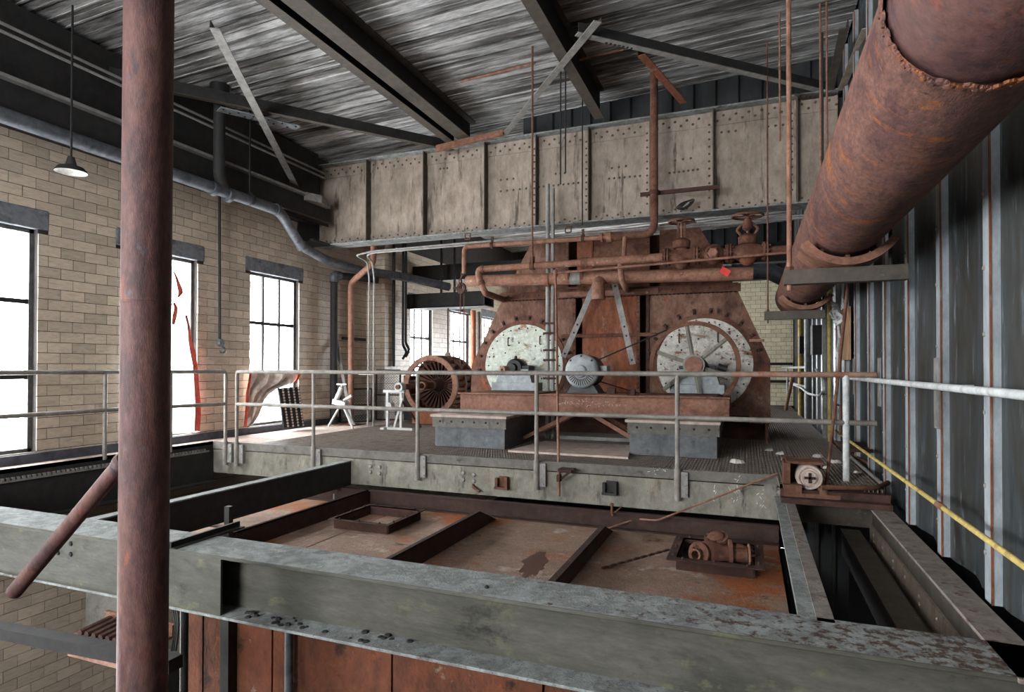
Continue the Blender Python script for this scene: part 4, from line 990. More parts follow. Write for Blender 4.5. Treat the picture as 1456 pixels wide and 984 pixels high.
for lab, cu, cv in (('grey split bearing block with black housing before the left round cover', 735, 523), ('grey bearing block half hidden behind the spoked wheel', 992, 523)):
    p = at(cu, cv, Y=9.55); t_ = thing('bearing_block', lab, 'bearing', (p.x, 9.55, .8))
    part('base', MB().box(p.x - .39, p.x + .39, 9.37, 9.75, .788, .93), 'motor', t_, bevel=.006)
    part('saddle', MB().prism([(p.x - .31, 9.4, .93), (p.x + .31, 9.4, .93), (p.x + .25, 9.4, p.z - .03), (p.x - .25, 9.4, p.z - .03)], (0, .32, 0)), 'motor', t_, bevel=.006)
    part('housing', MB().lathe((p.x, 9.55, p.z), (0, 1, 0), [(0, -.24), (.06, -.24), (.075, -.16), (.13, -.15), (.155, -.1), (.155, .12), (.1, .2), (0, .2)], 32), 'black', t_)
    parts('housing_lug', (B(p.x - .26, p.x - .14, 9.42, 9.7, p.z - .03, p.z + .03), B(p.x + .14, p.x + .26, 9.42, 9.7, p.z - .03, p.z + .03)), 'black', t_)
    part('oil_cup', MB().dome((p.x, 9.5, p.z + .15), (0, 0, 1), .03, .06), 'black', t_)
    part('shaft', MB().cyl((p.x, 9.56, p.z), (p.x, FY, p.z), .05, 20), 'steel', t_)
    if cu < 800: part('shaft_end', MB().ring((p.x - .12, 9.28, p.z - .03), (.3, 1, 0), .02, .06, .12, 20), 'rustlight', t_)
    else: part('side_cap', MB().cyl((p.x + .30, 9.4, p.z + .02), (p.x + .42, 9.4, p.z - .02), .05, 14), 'black', t_)

# ---- fan rotor standing on the floor
ro = thing('fan_rotor', 'rusty drum shaped fan rotor with inner blades standing on the floor left of the housing', 'rotor', (-6.2, 11.4, 0))
rc = at(612.5, 548, Y=11.2); rr = .63; rz0 = rc.z
part('front_ring', MB().ring(rc, (0, 1, 0), rr - .105, rr, .06, 64), 'rustlight', ro)
part('middle_ring', MB().ring(rc + V((0, .42, 0)), (0, 1, 0), .2, rr + .005, .05, 64), 'rust', ro)
part('rear_ring', MB().ring(rc + V((0, .85, 0)), (0, 1, 0), .22, rr, .06, 64), 'rust', ro)
for i in range(26):
    a = 2 * math.pi * i / 26
    e = V((math.cos(a), 0, math.sin(a))); t = V((-math.sin(a), 0, math.cos(a)))
    p = rc + e * (rr - .07) - t * .05; q = rc + e * (rr - .01) + t * .05
    part('blade', MB().prism([p + V((0, .03, 0)), q + V((0, .03, 0)), q + V((0, .84, 0)), p + V((0, .84, 0))], e * .008), 'rust', ro, smooth=False)
for i in range(30):
    a = 2 * math.pi * i / 30; e = V((math.cos(a), 0, math.sin(a)))
    part('web_blade', MB().bar(rc + e * .14 + V((0, .38, 0)), rc + e * .5 + V((0, .30, 0)), .012, .09, (0, 1, 0)), 'rustdark', ro, smooth=False)
part('hub', MB().lathe(rc, (0, 1, 0), [(.06, .02), (.10, .05), (.13, .2), (.16, .38), (.2, .45)], 32), 'rustdark', ro)
part('shaft', MB().tube([rc + V((0, .9, 0)), rc + V((0, -.35, 0)), rc + V((0, -.36, 0)), rc + V((0, -1.0, 0)), rc + V((0, -1.02, 0)), rc + V((0, -1.3, -.0))], [.07, .07, .058, .058, .045, .045], 20), 'rust', ro)
part('collar', MB().cyl(rc + V((0, -.38, 0)), rc + V((0, -.28, 0)), .085, 20), 'rustlight', ro)
parts('cradle', (B(rc.x - .42, rc.x + .42, 11.15, 11.3, 0, rz0 - rr + .07), B(rc.x - .42, rc.x + .42, 11.85, 12.0, 0, rz0 - rr + .07)), 'rustorange', ro)
# ---- white stands
ty = rc.y - 1.22; tx = rc.x
ts_ = thing('shaft_stand', 'white steel trestle stand carrying the free end of the rotor shaft', 'stand', (tx - .1, ty, 0))
tz = rz0 - .06
part('top_bar', MB().box(tx - .34, tx + .12, ty - .04, ty + .04, tz - .05, tz), 'white', ts_)
for x in (tx - .26, tx + .04): part('leg', MB().box(x - .025, x + .025, ty - .025, ty + .025, 0, tz - .05), 'white', ts_)
part('brace', MB().bar((tx - .1, ty - .03, .02), (tx + .08, ty - .03, tz - .15), .04, .02, (0, 1, 0)), 'white', ts_)
part('brace', MB().bar((tx + .05, ty, tz - .2), (tx + .3, ty + .3, .02), .03, .03, (0, 1, 0)), 'rustdark', ts_)
part('foot', MB().box(tx - .2, tx + .35, ty - .12, ty - .06, 0, .04).box(tx - .3, tx - .22, ty - .2, ty + .2, 0, .04), 'white', ts_)
part('clamp_head', MB().lathe((tx + .02, ty, rz0), (0, 1, 0), [(.05, -.07), (.085, -.07), (.085, .07), (.05, .07)], 20, close=True).box(tx - .06, tx + .1, ty - .06, ty + .06, tz, rz0 - .03), 'white', ts_)
part('hand_screw', MB().cyl((tx - .2, ty - .06, tz * .6), (tx - .2, ty + .06, tz * .6), .06, 12), 'white', ts_)
p = at(478, 604, Z=0); p = V((-7.55, 10.0, 0))
vs = thing('pipe_vise', 'white pipe vise on folding legs beside the floor standing rusty pipe', 'vise', p)
hz = .62
for (dx, dy) in ((-.25, -.1), (.45, -.25), (.1, .3)): part('leg', MB().cyl(p + V((0, 0, hz - .15)), p + V((dx, dy, 0)), .022, 8), 'white', vs)
part('body', MB().bar(p + V((-.18, 0, hz - .12)), p + V((.12, 0, hz - .18)), .14, .1), 'white', vs)
part('jaw', MB().cyl(p + V((-.14, 0, hz - .1)), p + V((0, 0, hz + .16)), .05, 12), 'white', vs)
part('handle', MB().cyl(p + V((-.12, 0, hz + .22)), p + V((.12, 0, hz + .22)), .018, 8).cyl(p + V((0, 0, hz + .1)), p + V((0, 0, hz + .22)), .02, 8), 'white', vs)
part('clamp_screw', MB().cyl(p + V((.05, 0, hz - .1)), p + V((.24, 0, hz)), .03, 10), 'white', vs)

# ---- floor standing pipe and thin twin pipes
sp = at(499, 604, Z=0)
t_ = thing('stand_pipe', 'rusty pipe rising from the floor and bending toward the girder left of the rotor', 'pipe', sp)
s1 = at(499, 402, Y=sp.y); s2 = at(531, 374, Y=sp.y - .1); s3 = at(531, 352, Y=sp.y - .1)
part('pipe', MB().tube(bend([sp, s1, s2, s3 + V((0, 0, .25))], .12), .06, 16), 'rustlight', t_)
part('base_plate', MB().box(sp.x - .28, sp.x + .22, sp.y - .22, sp.y + .2, 0, .015), 'rust', t_)
p1 = at(527, 606, Z=0)
for i, du in enumerate((0, 7)):
    q0 = at(523 + du * 1.1, 604, Y=10.25); q1 = at(525 + du, 395, Y=10.25); q2 = at(522 + du, 372, Y=10.1); q3 = at(506 + du * 2.2, 363, Y=9.75); q4 = at(530, 357 - i * -2.5, Y=9.7); q5 = at(662, 345.5 + i * 3, Y=9.7); q6 = at(1180, 303 + i * 3.4, Y=9.7)
    q0.z = 0
    t_ = solo('bent_tube', MB().tube(bend([q0, q1, q2, q3, q4, q5, q6], .08, 4), .017, 8), 'steel', ('first' if i == 0 else 'second') + ' of two thin pale tubes bending from the floor to run under the girder', 'tube')
solo('tube_clip', MB().box(p1.x - .22, p1.x + .12, p1.y - .1, p1.y - .06, 1.03, 1.07), 'white', 'small white clip bar across the two thin tubes above the railing', 'clip')
lb = at(476, 470, X=-7.9); lb2 = V((-7.45, lb.y - .1, 0.02))
solo('leaning_bar', MB().bar(at(476, 472, Y=10.6), V((-7.52, 10.3, .02)), .07, .03, (0, 1, 0)), 'steel', 'grey flat bar leaning on the black standpipe', 'bar')
solo('wall_bracket', MB().box(-8.19, -8.14, at(488, 462, X=-8.15).y, at(520, 462, X=-8.15).y, 1.78, 1.84), 'black', 'short black bar fixed on the brick wall behind the rusty stand pipe', 'bracket')

# ---- mesh guard by the pier
def mesh_guard(lab, p, q, h, n):
    t_ = thing('mesh_guard', lab, 'guard', (V(p) + V(q)) / 2)
    p, q = V(p), V(q); up = V((0, 0, h)); L = (q - p).length
    part('guard_frame', MB().bar(p, q, .03, .03).bar(p + up, q + up, .03, .03).bar(p, p + up, .03, .03, (0, 1, .1)).bar(q, q + up, .03, .03, (0, 1, .1)).bar(p + up / 2, q + up / 2, .03, .03), 'darksteel', t_)
    wm_ = MB(); d = (q - p).normalized(); k = int((L + h) / .06)
    for i in range(k):
        for s_ in (1, -1):
            o = i * .06 - h
            a0, a1 = max(0, o), min(L, o + h)
            if a1 - a0 < .02: continue
            z0_, z1_ = (a0 - o, a1 - o)
            if s_ > 0: wm_.tube([p + d * a0 + V((0, 0, z0_)), p + d * a1 + V((0, 0, z1_))], .005, 4, False)
            else: wm_.tube([p + d * a0 + V((0, 0, h - z0_)), p + d * a1 + V((0, 0, h - z1_))], .005, 4, False)
    part('wire_mesh', wm_, 'steel', t_, stuff=True, smooth=False)
mesh_guard('dark framed wire mesh guard standing before the brick pier', (-7.75, 11.5, .02), (-7.2, 11.6, .02), 1.1, 1)
mesh_guard('wire mesh guard behind the rotor drum by the far windows', (-7.3, 12.6, .02), (-6.4, 12.8, .02), 1.15, 1)
mesh_guard('low wire mesh guard on the floor between vise and wall', (-8.05, 10.6, .02), (-7.6, 11.1, .02), .7, 1)
solo('sheet_screen', MB().box(-7.2, -6.7, 11.75, 11.79, 0, 1.0), 'darksteel', 'dark sheet panel standing between pier and rotor', 'panel')

# ================================================================== PROCESS PIPES
YM = 9.2
mp_ = thing('steam_pipe', 'orange brown pipe with an elbow at its left end feeding the handwheel valves', 'pipe', at(800, 376, Y=YM))
zP = 2.82
xl_ = at(680, 383, Y=YM).x; xm = at(834, 376, Y=YM).x; xv = at(943, 366, Y=YM).x
part('pipe', MB().tube(bend([at(716, 426, Y=FY - .02), at(690, 417, Y=YM), at(681, 396, Y=YM), V((xl_, YM, zP)), V((xm, YM, zP))], .09), .054, 16), 'rustlight', mp_)
part('wide_pipe', MB().cyl((xm - .02, YM, zP), (xv, YM, zP), .068, 18), 'rustlight', mp_)
parts('coupling', (MB().cyl((xm - .08, YM, zP), (xm + .02, YM, zP), .078, 18), MB().cyl((xl_ + .06, YM, zP), (xl_ + .11, YM, zP), .064, 16), MB().tube([at(683, 400, Y=YM), at(685, 405, Y=YM)], .064, 16)), 'rust', mp_)
cp = at(757, 372, Y=YM)
part('clamp', MB().ring((cp.x, YM, zP), (1, 0, 0), .052, .07, .07, 24).box(cp.x - .03, cp.x + .03, YM - .03, YM + .03, zP + .06, zP + .15), 'rust', mp_)
mf = thing('manifold_pipe', 'fat red brown manifold pipe with a capped left end before the fan housing', 'pipe', at(850, 395, Y=9.42))
m0, m1 = at(664, 400, Y=9.42), at(1071, 389, Y=9.42)
part('pipe', MB().tube([m0, m0 + V((.02, 0, 0)), m1], [.085, .098, .098], 24), 'rustlight', mf)
cs = at(821, 395, Y=9.42)
part('silver_coupling', MB().tube([m0.lerp(m1, (cs.x - .11 - m0.x) / (m1.x - m0.x)), m0.lerp(m1, (cs.x + .06 - m0.x) / (m1.x - m0.x))], .103, 24), 'steel', mf, label='bare silvery coupling sleeve')
parts('coupling_ring', (MB().ring((cs.x - .12, 9.42, m0.z - .02), (1, 0, 0), .09, .112, .03, 24), MB().ring((cs.x + .09, 9.42, m0.z - .02), (1, 0, 0), .09, .115, .05, 24)), 'rust', mf)
sb = at(851, 400, Y=9.3)
part('stub', MB().tube([sb + V((0, .08, .0)), at(851, 405, Y=9.28), at(851, 426, Y=9.28)], .103, 20), 'rustlight', mf)
st = at(779, 398, Y=9.42)
part('strap', MB().ring((st.x, 9.42, st.z), (1, 0, 0), .098, .112, .06, 24), 'rustlight', mf)
tp = thing('riser_pipe', 'red riser pipe dropping in front of the girder and turning left along its foot', 'pipe', at(929, 330, Y=9.42))
zt_ = at(905, 334, Y=9.42).z
ru = at(930, 200, Y=9.42).x
part('riser', MB().tube(bend([(ru, 9.42, 5.72), (ru, 9.42, zt_), (ru - .55, 9.42, zt_)], .16), .06, 18), 'rust', tp)
uu = at(868, 335, Y=9.42).x
part('branch', MB().cyl((ru - .5, 9.42, zt_), (uu, 9.42, zt_), .066, 18), 'rust', tp)
e0 = at(660, 352, Y=9.42)
part('small_branch', MB().tube(bend([(uu, 9.42, zt_), (e0.x, 9.42, zt_ + .03), (e0.x, 9.42, at(658, 389, Y=9.42).z)], .1), .04, 14), 'rustlight', tp)
parts('union', (MB().cyl((uu - .06, 9.42, zt_), (uu + .02, 9.42, zt_), .082, 18), MB().cyl((uu - .16, 9.42, zt_), (uu - .12, 9.42, zt_), .07, 18)), 'rustlight', tp)
cl = MB()
for u in (658, 700, 829):
    x = at(u, 340, Y=9.42).x
    if u > 660: cl.ring((x, 9.42, zt_ + .01), (1, 0, 0), .04, .056, .05, 20).box(x - .02, x + .02, 9.41, 9.43, zt_ + .05, zt_ + .16)
part('hanger_clips', cl, 'rustdark', tp)
part('riser_clamp', MB().box(ru - .22, ru + .95, 9.47, 9.5, at(930, 274, Y=9.45).z - .03, at(930, 274, Y=9.45).z + .03).ring((ru, 9.42, at(930, 274, Y=9.42).z), (0, 0, 1), .06, .08, .06, 20), 'rustdark', tp)
x = at(887, 350, Y=YM).x
solo('branch_pipe', MB().cyl((x, YM, zP + .05), (x, YM + .1, zt_ - .05), .036, 12), 'rustlight', 'short upright branch pipe joining the two orange pipes left of the valves', 'pipe')
solo('drop_pipe', MB().tube(bend([at(882, 376, Y=YM), at(884, 398, Y=YM - .05), at(890, 411, Y=YM + .1), at(891, 412, Y=FY)], .08), .045, 14), 'rustlight', 'short orange pipe curving down from the steam pipe onto the housing', 'pipe')
# ---- valves
def flange_pair(x, r, m_='rust'):
    q = MB()
    for dx in (-.035, .005): q.ring((x + dx + .015, YM, zP), (1, 0, 0), .03, r, .026, 28)
    for i in range(10):
        a = i * math.pi / 5; q.tube([(x - .055, YM + math.cos(a) * r * .83, zP + math.sin(a) * r * .83), (x + .06, YM + math.cos(a) * r * .83, zP + math.sin(a) * r * .83)], .014, 6)
    return q
def X_(u): return at(u, 362, Y=YM).x
def wheel(c, r, nsp=5):
    q = MB().lathe(c, (0, 0, 1), [(r + .02 * math.cos(t), .017 * math.sin(t)) for t in np.linspace(0, 2 * math.pi, 8, endpoint=False)], 40, close=True)
    for i in range(nsp):
        a = 2 * math.pi * i / nsp + .5; q.tube([V(c), V(c) + V((math.cos(a) * r, math.sin(a) * r, 0))], .014, 6)
    return q.cyl(V(c) - V((0, 0, .03)), V(c) + V((0, 0, .03)), .035, 12)
for lab, uf0, uc, uf1, vw, rw, big in (('smaller rusty gate valve with handwheel on the orange pipe right of the riser', 948, 969, 990, 315, .175, 0), ('larger rusty gate valve with open yoke and handwheel beside the huge pipe', 1037, 1063, 1089, 307, .205, 1)):
    x = X_(uc); t_ = thing('gate_valve', lab, 'valve', (x, YM, zP - .15))
    wz = at(uc, vw, Y=YM).z
    part('body', MB().lathe((X_(uf0), YM, zP), (1, 0, 0), [(.07, 0), (.085, .03), (.13 if big else .11, (x - X_(uf0)) * .75), (.15 if big else .115, x - X_(uf0)), (.13 if big else .11, (x - X_(uf0)) * 1.25), (.085, 2 * (x - X_(uf0)) - .03), (.07, 2 * (x - X_(uf0)))], 28), 'rust', t_)
    part('bowl', MB().lathe((x, YM, zP), (0, 0, 1), [(0, -.19), (.06, -.18), (.11, -.13), (.14, -.05)], 28), 'rustorange' if big else 'rust', t_)
    zb_ = at(uc, 349 if not big else 343, Y=YM).z
    part('neck', MB().lathe((x, YM, zP), (0, 0, 1), [(.12, .0), (.085, (zb_ - zP) * .5), (.075, zb_ - zP)], 24), 'rust', t_)
    part('bonnet', MB().lathe((x, YM, zb_), (0, 0, 1), [(.07, -.05), (.125, -.04), (.13, .06), (.09, .09), (.05, .11)], 28), 'rust', t_)
    yk = MB()
    if big:
        for s_ in (-1, 1): yk.tube(bend([(x + s_ * .08, YM, zb_ + .08), (x + s_ * .14, YM, zb_ + .16), (x + s_ * .12, YM, wz - .16), (x + s_ * .02, YM, wz - .08)], .08), .02, 8)
        yk.lathe((x, YM, wz - .12), (0, 0, 1), [(.03, -.1), (.07, -.06), (.07, .02), (.035, .08)], 20)
    else:
        for s_ in (-1, 1): yk.bar((x + s_ * .045, YM, zb_ + .06), (x + s_ * .045, YM, wz - .03), .03, .05, (0, 1, 0))
        for k in range(6): yk.dome((x - .06, YM - .02, zb_ + .1 + k * .035), (-.5, -1, 0), .012)
    part('yoke', yk, 'rust', t_)
    part('stem', MB().cyl((x, YM, zb_ + .05), (x, YM, wz + .03), .018, 10), 'rustlight', t_)
    part('handwheel', wheel((x, YM, wz), rw), 'rust', t_)
    part('left_flange', flange_pair(X_(uf0), .135), 'rust', t_); part('right_flange', flange_pair(X_(uf1), .135), 'rust', t_)
cv = thing('check_valve', 'round rusty check valve between the two gate valves', 'valve', (X_(1015), YM, zP - .15))
part('body', MB().lathe((X_(1015), YM, zP), (0, -1, 0), [(0, -.12), (.12, -.1), (.15, 0), (.13, .09), (.085, .13), (.085, .14)], 32), 'rust', cv)
part('cap', MB().lathe((X_(1015), YM - .14, zP), (0, -1, 0), [(.085, 0), (.06, .035), (0, .04)], 6), 'rustlight', cv)
part('necks', MB().cyl((X_(990), YM, zP), (X_(1037), YM, zP), .075, 18), 'rust', cv)
solo('pipe_stub', MB().tube(bend([(X_(1089), YM, zP), (.6, YM, zP), (.71, YM, zP - .2), (.71, YM, 2.62)], .1), .062, 14), 'rust', 'rusty pipe stub joining the larger gate valve to the huge pipe', 'pipe')
tg = at(1031, 386, Y=9.12)
solo('warning_tag', MB().hexa(tg, (.055, 0, -.035), (0, .003, 0), (.025, 0, .04)).tube([tg + V((-.04, 0, .05)), V((tg.x - .03, YM - .02, zP - .12))], .004, 4), 'redtag', 'small crumpled bright red tag tied under the check valve', 'tag')
r0, r1, r2 = at(1120, 359, Y=8.95), at(790, 388, Y=8.95), at(795, 705, Y=7.08)
solo('thin_rusty_pipe', MB().tube(bend([r0, r1 + V((.06, 0, 0)), r1, r1.lerp(r2, .04), r2], .03), .018, 10), 'rustlight', 'thin rusty pipe running before the valves and dropping in front of the railing', 'pipe')
solo('elbow_fitting', MB().lathe(r1 + V((0, 0, .0)), (0, 0, 1), [(.02, -.06), (.036, -.04), (.036, .03), (.02, .05)], 12), 'rustlight', 'small elbow fitting where the thin rusty pipe turns down', 'fitting')
p = at(800, 668, Y=7.1)
solo('pipe_bracket', MB().box(p.x - .05, p.x + .12, 7.06, 7.24, p.z - .02, p.z + .01).bar(p + V((-.03, 0, -.12)), p + V((.14, .0, .02)), .03, .02, (0, 1, 0)).box(p.x - .06, p.x - .02, 7.04, 7.12, p.z - .14, p.z - .06), 'rustdark', 'little rusty bracket holding the thin pipe at the platform edge', 'bracket')
# ---- ladder
ld = thing('ladder', 'narrow grey ladder of two pipes hanging before the left round cover', 'ladder', at(780, 640, Y=9.5))
LY = 9.5
for u, vt, r_ in ((778.5, 262, .034), (786, 268, .03)):
    a_ = at(u, 600, Y=LY); tz_ = at(u, vt, Y=LY).z
    part('rail', MB().cyl((a_.x, LY, .02), (a_.x, LY, tz_), r_, 12), 'steel', ld)
a_, b_ = at(770, 500, Y=LY - .03), at(789, 500, Y=LY - .03)
for v in (460, 474, 498, 512, 538): part('rung', MB().box(a_.x + .03, b_.x + .03, LY - .04, LY, at(780, v, Y=LY).z - .018, at(780, v, Y=LY).z + .018), 'rustdark', ld)
# ---- hung trough and chain
tr = thing('cable_trough', 'dark sheet metal trough hanging over the far windows', 'trough', (-6.8, 13.1, 2.65))
t0, t1 = at(577, 437, Y=13), at(688, 437, Y=13)
part('trough', MB().box(t0.x, t1.x, 13, 13.03, 2.64, 2.99).box(t0.x, t1.x, 13, 13.6, 2.64, 2.66).box(t0.x, t1.x, 13.57, 13.6, 2.64, 2.99), 'darksteel', tr)
for u in (622, 641): x = at(u, 400, Y=13.1).x; part('rod', MB().cyl((x, 13.3, 2.7), (x, 13.3, 5.4), .03, 8), 'darksteel', tr)
kc = thing('chain_wheel', 'rusty chain wheel with two hanging strands left of the fan housing', 'chain', at(656, 470, Y=9.6))
kp = at(656, 410, Y=9.6)
part('hanger', MB().tube([kp, V((kp.x, 9.5, kp.z + .12)), V((e0.x, 9.42, at(658, 389, Y=9.42).z))], .014, 6), 'rustdark', kc)
part('wheel', MB().ring(kp, (.3, 1, 0), .05, .1, .04, 24).cyl(kp, kp + V((0, 0, .3)), .015, 8).bar(kp + V((-.15, 0, .02)), kp + V((.1, 0, -.05)), .05, .05), 'rustdark', kc)
for dx in (-.02, .05): part('strand', MB().cyl(kp + V((dx, 0, 0)), kp + V((dx, 0, -1.35)), .007, 6), 'rust', kc)
for (u, m_, lab, r_) in ((673, 'rustorange', 'orange rusty pipe standing beside the last visible far window', .09), (681, 'darksteel', 'dark pipe standing just right of the orange rusty pipe', .05)):
    p = at(u, 480, X=-7.95); solo('wall_pipe', MB().cyl((p.x, p.y, 0), (p.x, p.y, 2.95), r_, 12), m_, lab, 'pipe')
p = at(637, 440, Y=13.3)
lp2 = thing('hanging_lamp', 'small dark cord with a pale bulb holder hanging over the rotor', 'lamp', at(637, 508, Y=13.3))
part('cord', MB().cyl(at(637, 504, Y=13.3), (p.x, p.y, 2.68), .018, 6), 'wire', lp2)
part('holder', MB().lathe(at(637, 501, Y=13.3), (0, 0, -1), [(.02, 0), (.07, .04), (.09, .12), (.05, .16)], 14), 'deckdust', lp2)
# ---- duct behind the big pipe, machinery under the roof beyond the girder
solo('cross_duct', MB().tube([(-.3, 11.9, 2.95), (.35, 11.9, 2.93), (1.0, 11.9, 2.55)], .15, 24), 'duct', 'grey cross duct behind the far end of the huge rusty pipe', 'duct')
solo('cross_beam', MB().box(XW, XR, 13.8, 14.1, 3.42, 3.82), 'darksteel', 'dark cross beam high beyond the girder', 'beam')

# ================================================================== LEFT WALL THINGS
lc = at(101, 243, X=-7.35)
pl_ = thing('pendant_lamp', 'old enamel pendant lamp with a wide shade hanging before the brick wall', 'lamp', lc)
part('shade', MB().lathe(lc, (0, 0, 1), [(.165, -.02), (.17, -.015), (.13, .04), (.06, .065), (.05, .10), (.035, .16), (.012, .17)], 36), 'darksteel', pl_)
part('shade_inside', MB().lathe(lc, (0, 0, 1), [(.163, -.018), (.125, .03), (.055, .055), (0, .056)], 36), 'lampwhite', pl_)
part('rod', MB().cyl(lc + V((0, 0, .16)), (lc.x, lc.y, 5.4), .012, 8), 'black', pl_)
hk_ = thing('hook_block', 'grey hook block hanging on a cable on the brick wall between two windows', 'hook', at(315, 500, X=-8.12))
a_, b_ = at(312, 270, X=-8.12), at(312.5, 482, X=-8.12)
part('cable', MB().tube([a_ + V((0, 0, .9)), a_, b_], .022, 8), 'wire', hk_)
part('sheave', MB().lathe(b_ + V((0, .02, -.06)), (1, .2, 0), [(0, -.03), (.06, -.03), (.07, 0), (.06, .03), (0, .03)], 20), 'duct', hk_)
hp_ = b_ + V((.02, .03, -.15)); hook = [hp_ + V((0, math.sin(t) * .06, math.cos(t) * .05 - .03)) for t in np.linspace(0, 4.6, 14)]
part('hook', MB().tube([b_ + V((0, .02, -.1))] + hook, .016, 8), 'duct', hk_)

# ---- torn plastic sheets and red tape at the windows
def sheet(name, lab, rows, m_, amp, cat='sheet'):
    R_ = []
    for i, (l, r_) in enumerate(rows):
        row = []
        for j in range(13):
            t = j / 12; p = l.lerp(r_, t); p = p + V((amp * math.sin(j * 1.9 + i * .35) + amp * .5 * math.sin(i * 1.3 + j), 0, 0)); row.append(p)
        R_.append(row)
    return solo(name, MB().grid(R_), m_, lab, cat)
X1 = -8.14
rows = []
for v, ur in ((378, 247), (410, 254), (440, 263), (470, 268), (500, 273), (530, 277), (560, 281), (590, 283), (614, 284)):
    rows.append((V((X1, 6.0, at(246, v, X=X1).z)), at(ur, v, X=X1)))
sheet('plastic_sheet', 'torn white plastic sheet with red tape covering the window behind the column', rows, 'plastic', .02)
def tape(lab, pts, wd, X_t):
    rws = [(at(u - wd_ / 2, v, X=X_t), at(u + wd_ / 2, v, X=X_t)) for u, v, wd_ in pts]
    R_ = []
    for i, (l, r_) in enumerate(rws): R_.append([l.lerp(r_, j / 4) + V((.012 * math.sin(i * 2.1 + j * 1.7), 0, 0)) for j in range(5)])
    return solo('red_tape', MB().grid(R_), 'redtape', lab, 'tape')
tape('red tape flap dangling at the upper part of the window by the column', [(247, 386, 2), (251, 396, 4), (256, 408, 7), (257, 416, 7), (253, 423, 3)], 6, X1 + .05)
tape('red tape loop peeking out beside the column edge', [(247, 430, 3), (250, 438, 6), (249, 450, 7), (246, 462, 4)], 6, X1 + .05)
tape('long red tape strip running down the right edge of the torn plastic', [(264, 448, 3), (268, 465, 4), (271, 485, 5), (274, 500, 8), (277, 520, 7), (280, 545, 7), (281, 570, 8), (281, 590, 9), (281, 613, 8)], 6, X1 + .06)
X2 = -8.08
rows = []
for v, ul, ur in ((529, 356, 426), (537, 354, 426), (545, 353, 418), (553, 352, 396), (561, 351, 384), (570, 350, 378), (580, 350, 372), (590, 349, 367), (600, 349, 362), (606, 348, 353)):
    rows.append((at(ul, v, X=X2), at(ur, v, X=X2)))
m_pink = mat('dirty_draped_plastic', ['#cdbbb0', '#e2d3c9', '#b5a298'], 4, O1, .5, bump=.2, bscale=12)
sheet('plastic_sheet', 'dirty draped plastic gathered to the left below the paned window', rows, m_pink, .05)
tape('red tape edge down the left side of the draped plastic', [(356, 531, 3), (354, 545, 4), (352, 560, 4), (351, 575, 4), (350, 590, 5), (349, 607, 5)], 6, X2 + .06)
tape('small red tape end beside the black plate by the window', [(427, 529, 4), (424, 536, 4), (421, 545, 3)], 6, X2 + .06)
solo('curtain_rod', MB().tube([at(352, 529, X=-8.05), at(385, 527, X=-8.02), at(428, 528, X=-8.05)], .016, 6), 'steel', 'crumpled grey bar along the top of the draped plastic', 'bar')
q = [at(u, v, X=x_) for u, v, x_ in ((394, 552, -8.0), (424, 550, -8.0), (431, 606, -7.93), (402, 608, -7.93))]
pf = thing('studded_plate', 'black studded plate leaning against the window sill', 'plate', q[3])
part('plate', MB().prism(q, (.03, 0, .0)), 'black', pf)
sd = MB()
for i in range(14):
    for j in range(8):
        p = q[0].lerp(q[1], (j + .5) / 8).lerp(q[3].lerp(q[2], (j + .5) / 8), (i + .5) / 14) + V((.032, 0, 0))
        if j % 2: sd.dome(p, (1, -.3, 0), .024, .02)
part('studs', sd, 'deckdust', pf, stuff=True)

# ================================================================== RIGHT SIDE THINGS
wn = thing('winch', 'rusty winch with a round drum face in an open frame at the platform corner', 'winch', (.55, 6.75, -.1))
wy = 6.72
a_ = at(1114, 700, Y=wy); b_ = at(1172, 660, Y=wy)
part('side_plate', MB().box(a_.x, a_.x + .06, wy - .06, wy + .3, -.02, b_.z), 'rust', wn)
part('back_plate', MB().box(a_.x, a_.x + .36, wy + .24, wy + .27, -.02, b_.z + .02), 'rust', wn)
part('top_plate', MB().box(a_.x + .03, a_.x + .36, wy - .02, wy + .27, b_.z - .01, b_.z + .015), 'rust', wn)
part('base_rail', MB().box(a_.x, a_.x + .5, wy - .1, wy - .02, -.12, -.06).box(a_.x, a_.x + .16, wy - .12, wy + .1, -.06, .02), 'rust', wn)
dc = at(1151, 679, Y=wy - .02)
part('drum', MB().lathe(dc, (0, -1, 0), [(.1, -.26), (.125, -.24), (.125, .0), (.115, .02), (.095, .02), (.09, .0), (.07, .0), (.066, .025), (.03, .03), (0, .03)], 36), 'deckdust', wn, label='pale grey drum face')
part('drum_cross', MB().box(dc.x - .05, dc.x + .05, dc.y - .045, dc.y - .03, dc.z - .012, dc.z + .012).box(dc.x - .012, dc.x + .012, dc.y - .045, dc.y - .03, dc.z - .05, dc.z + .05), 'rustdark', wn)
parts('foot', (MB().cyl((dc.x - .13, wy - .05, -.1), (dc.x - .13, wy - .05, .0), .05, 12), MB().cyl((dc.x + .12, wy - .05, -.1), (dc.x + .12, wy - .05, .0), .05, 12)), 'rust', wn)
bc = MB().box(.29, 1.24, 6.52, 6.66, -.15, -.10).box(.29, 1.24, 6.64, 6.66, -.15, -.03)
solo('corner_channel', bc, 'rustdark', 'rusty scaly channel lying across the ends of the right bay beams', 'channel')
solo('scrap_bar', MB().bar((.75, 6.7, -.05), (1.2, 6.85, -.03), .08, .05), 'rustdark', 'flaking dark bar lying behind the rusty corner channel', 'bar')
up = [at(u, v, Z=.03) for u, v in ((1168, 693), (1246, 694), (1264, 686), (1257, 671), (1206, 644), (1188, 628))]
solo('bent_pipe', MB().tube(bend(up, .12), .024, 10), 'rust', 'rusty u bent pipe lying on the grating behind the winch', 'pipe')
up = [at(u, v, Z=.03) for u, v in ((1254, 688), (1210, 650), (1186, 622))]
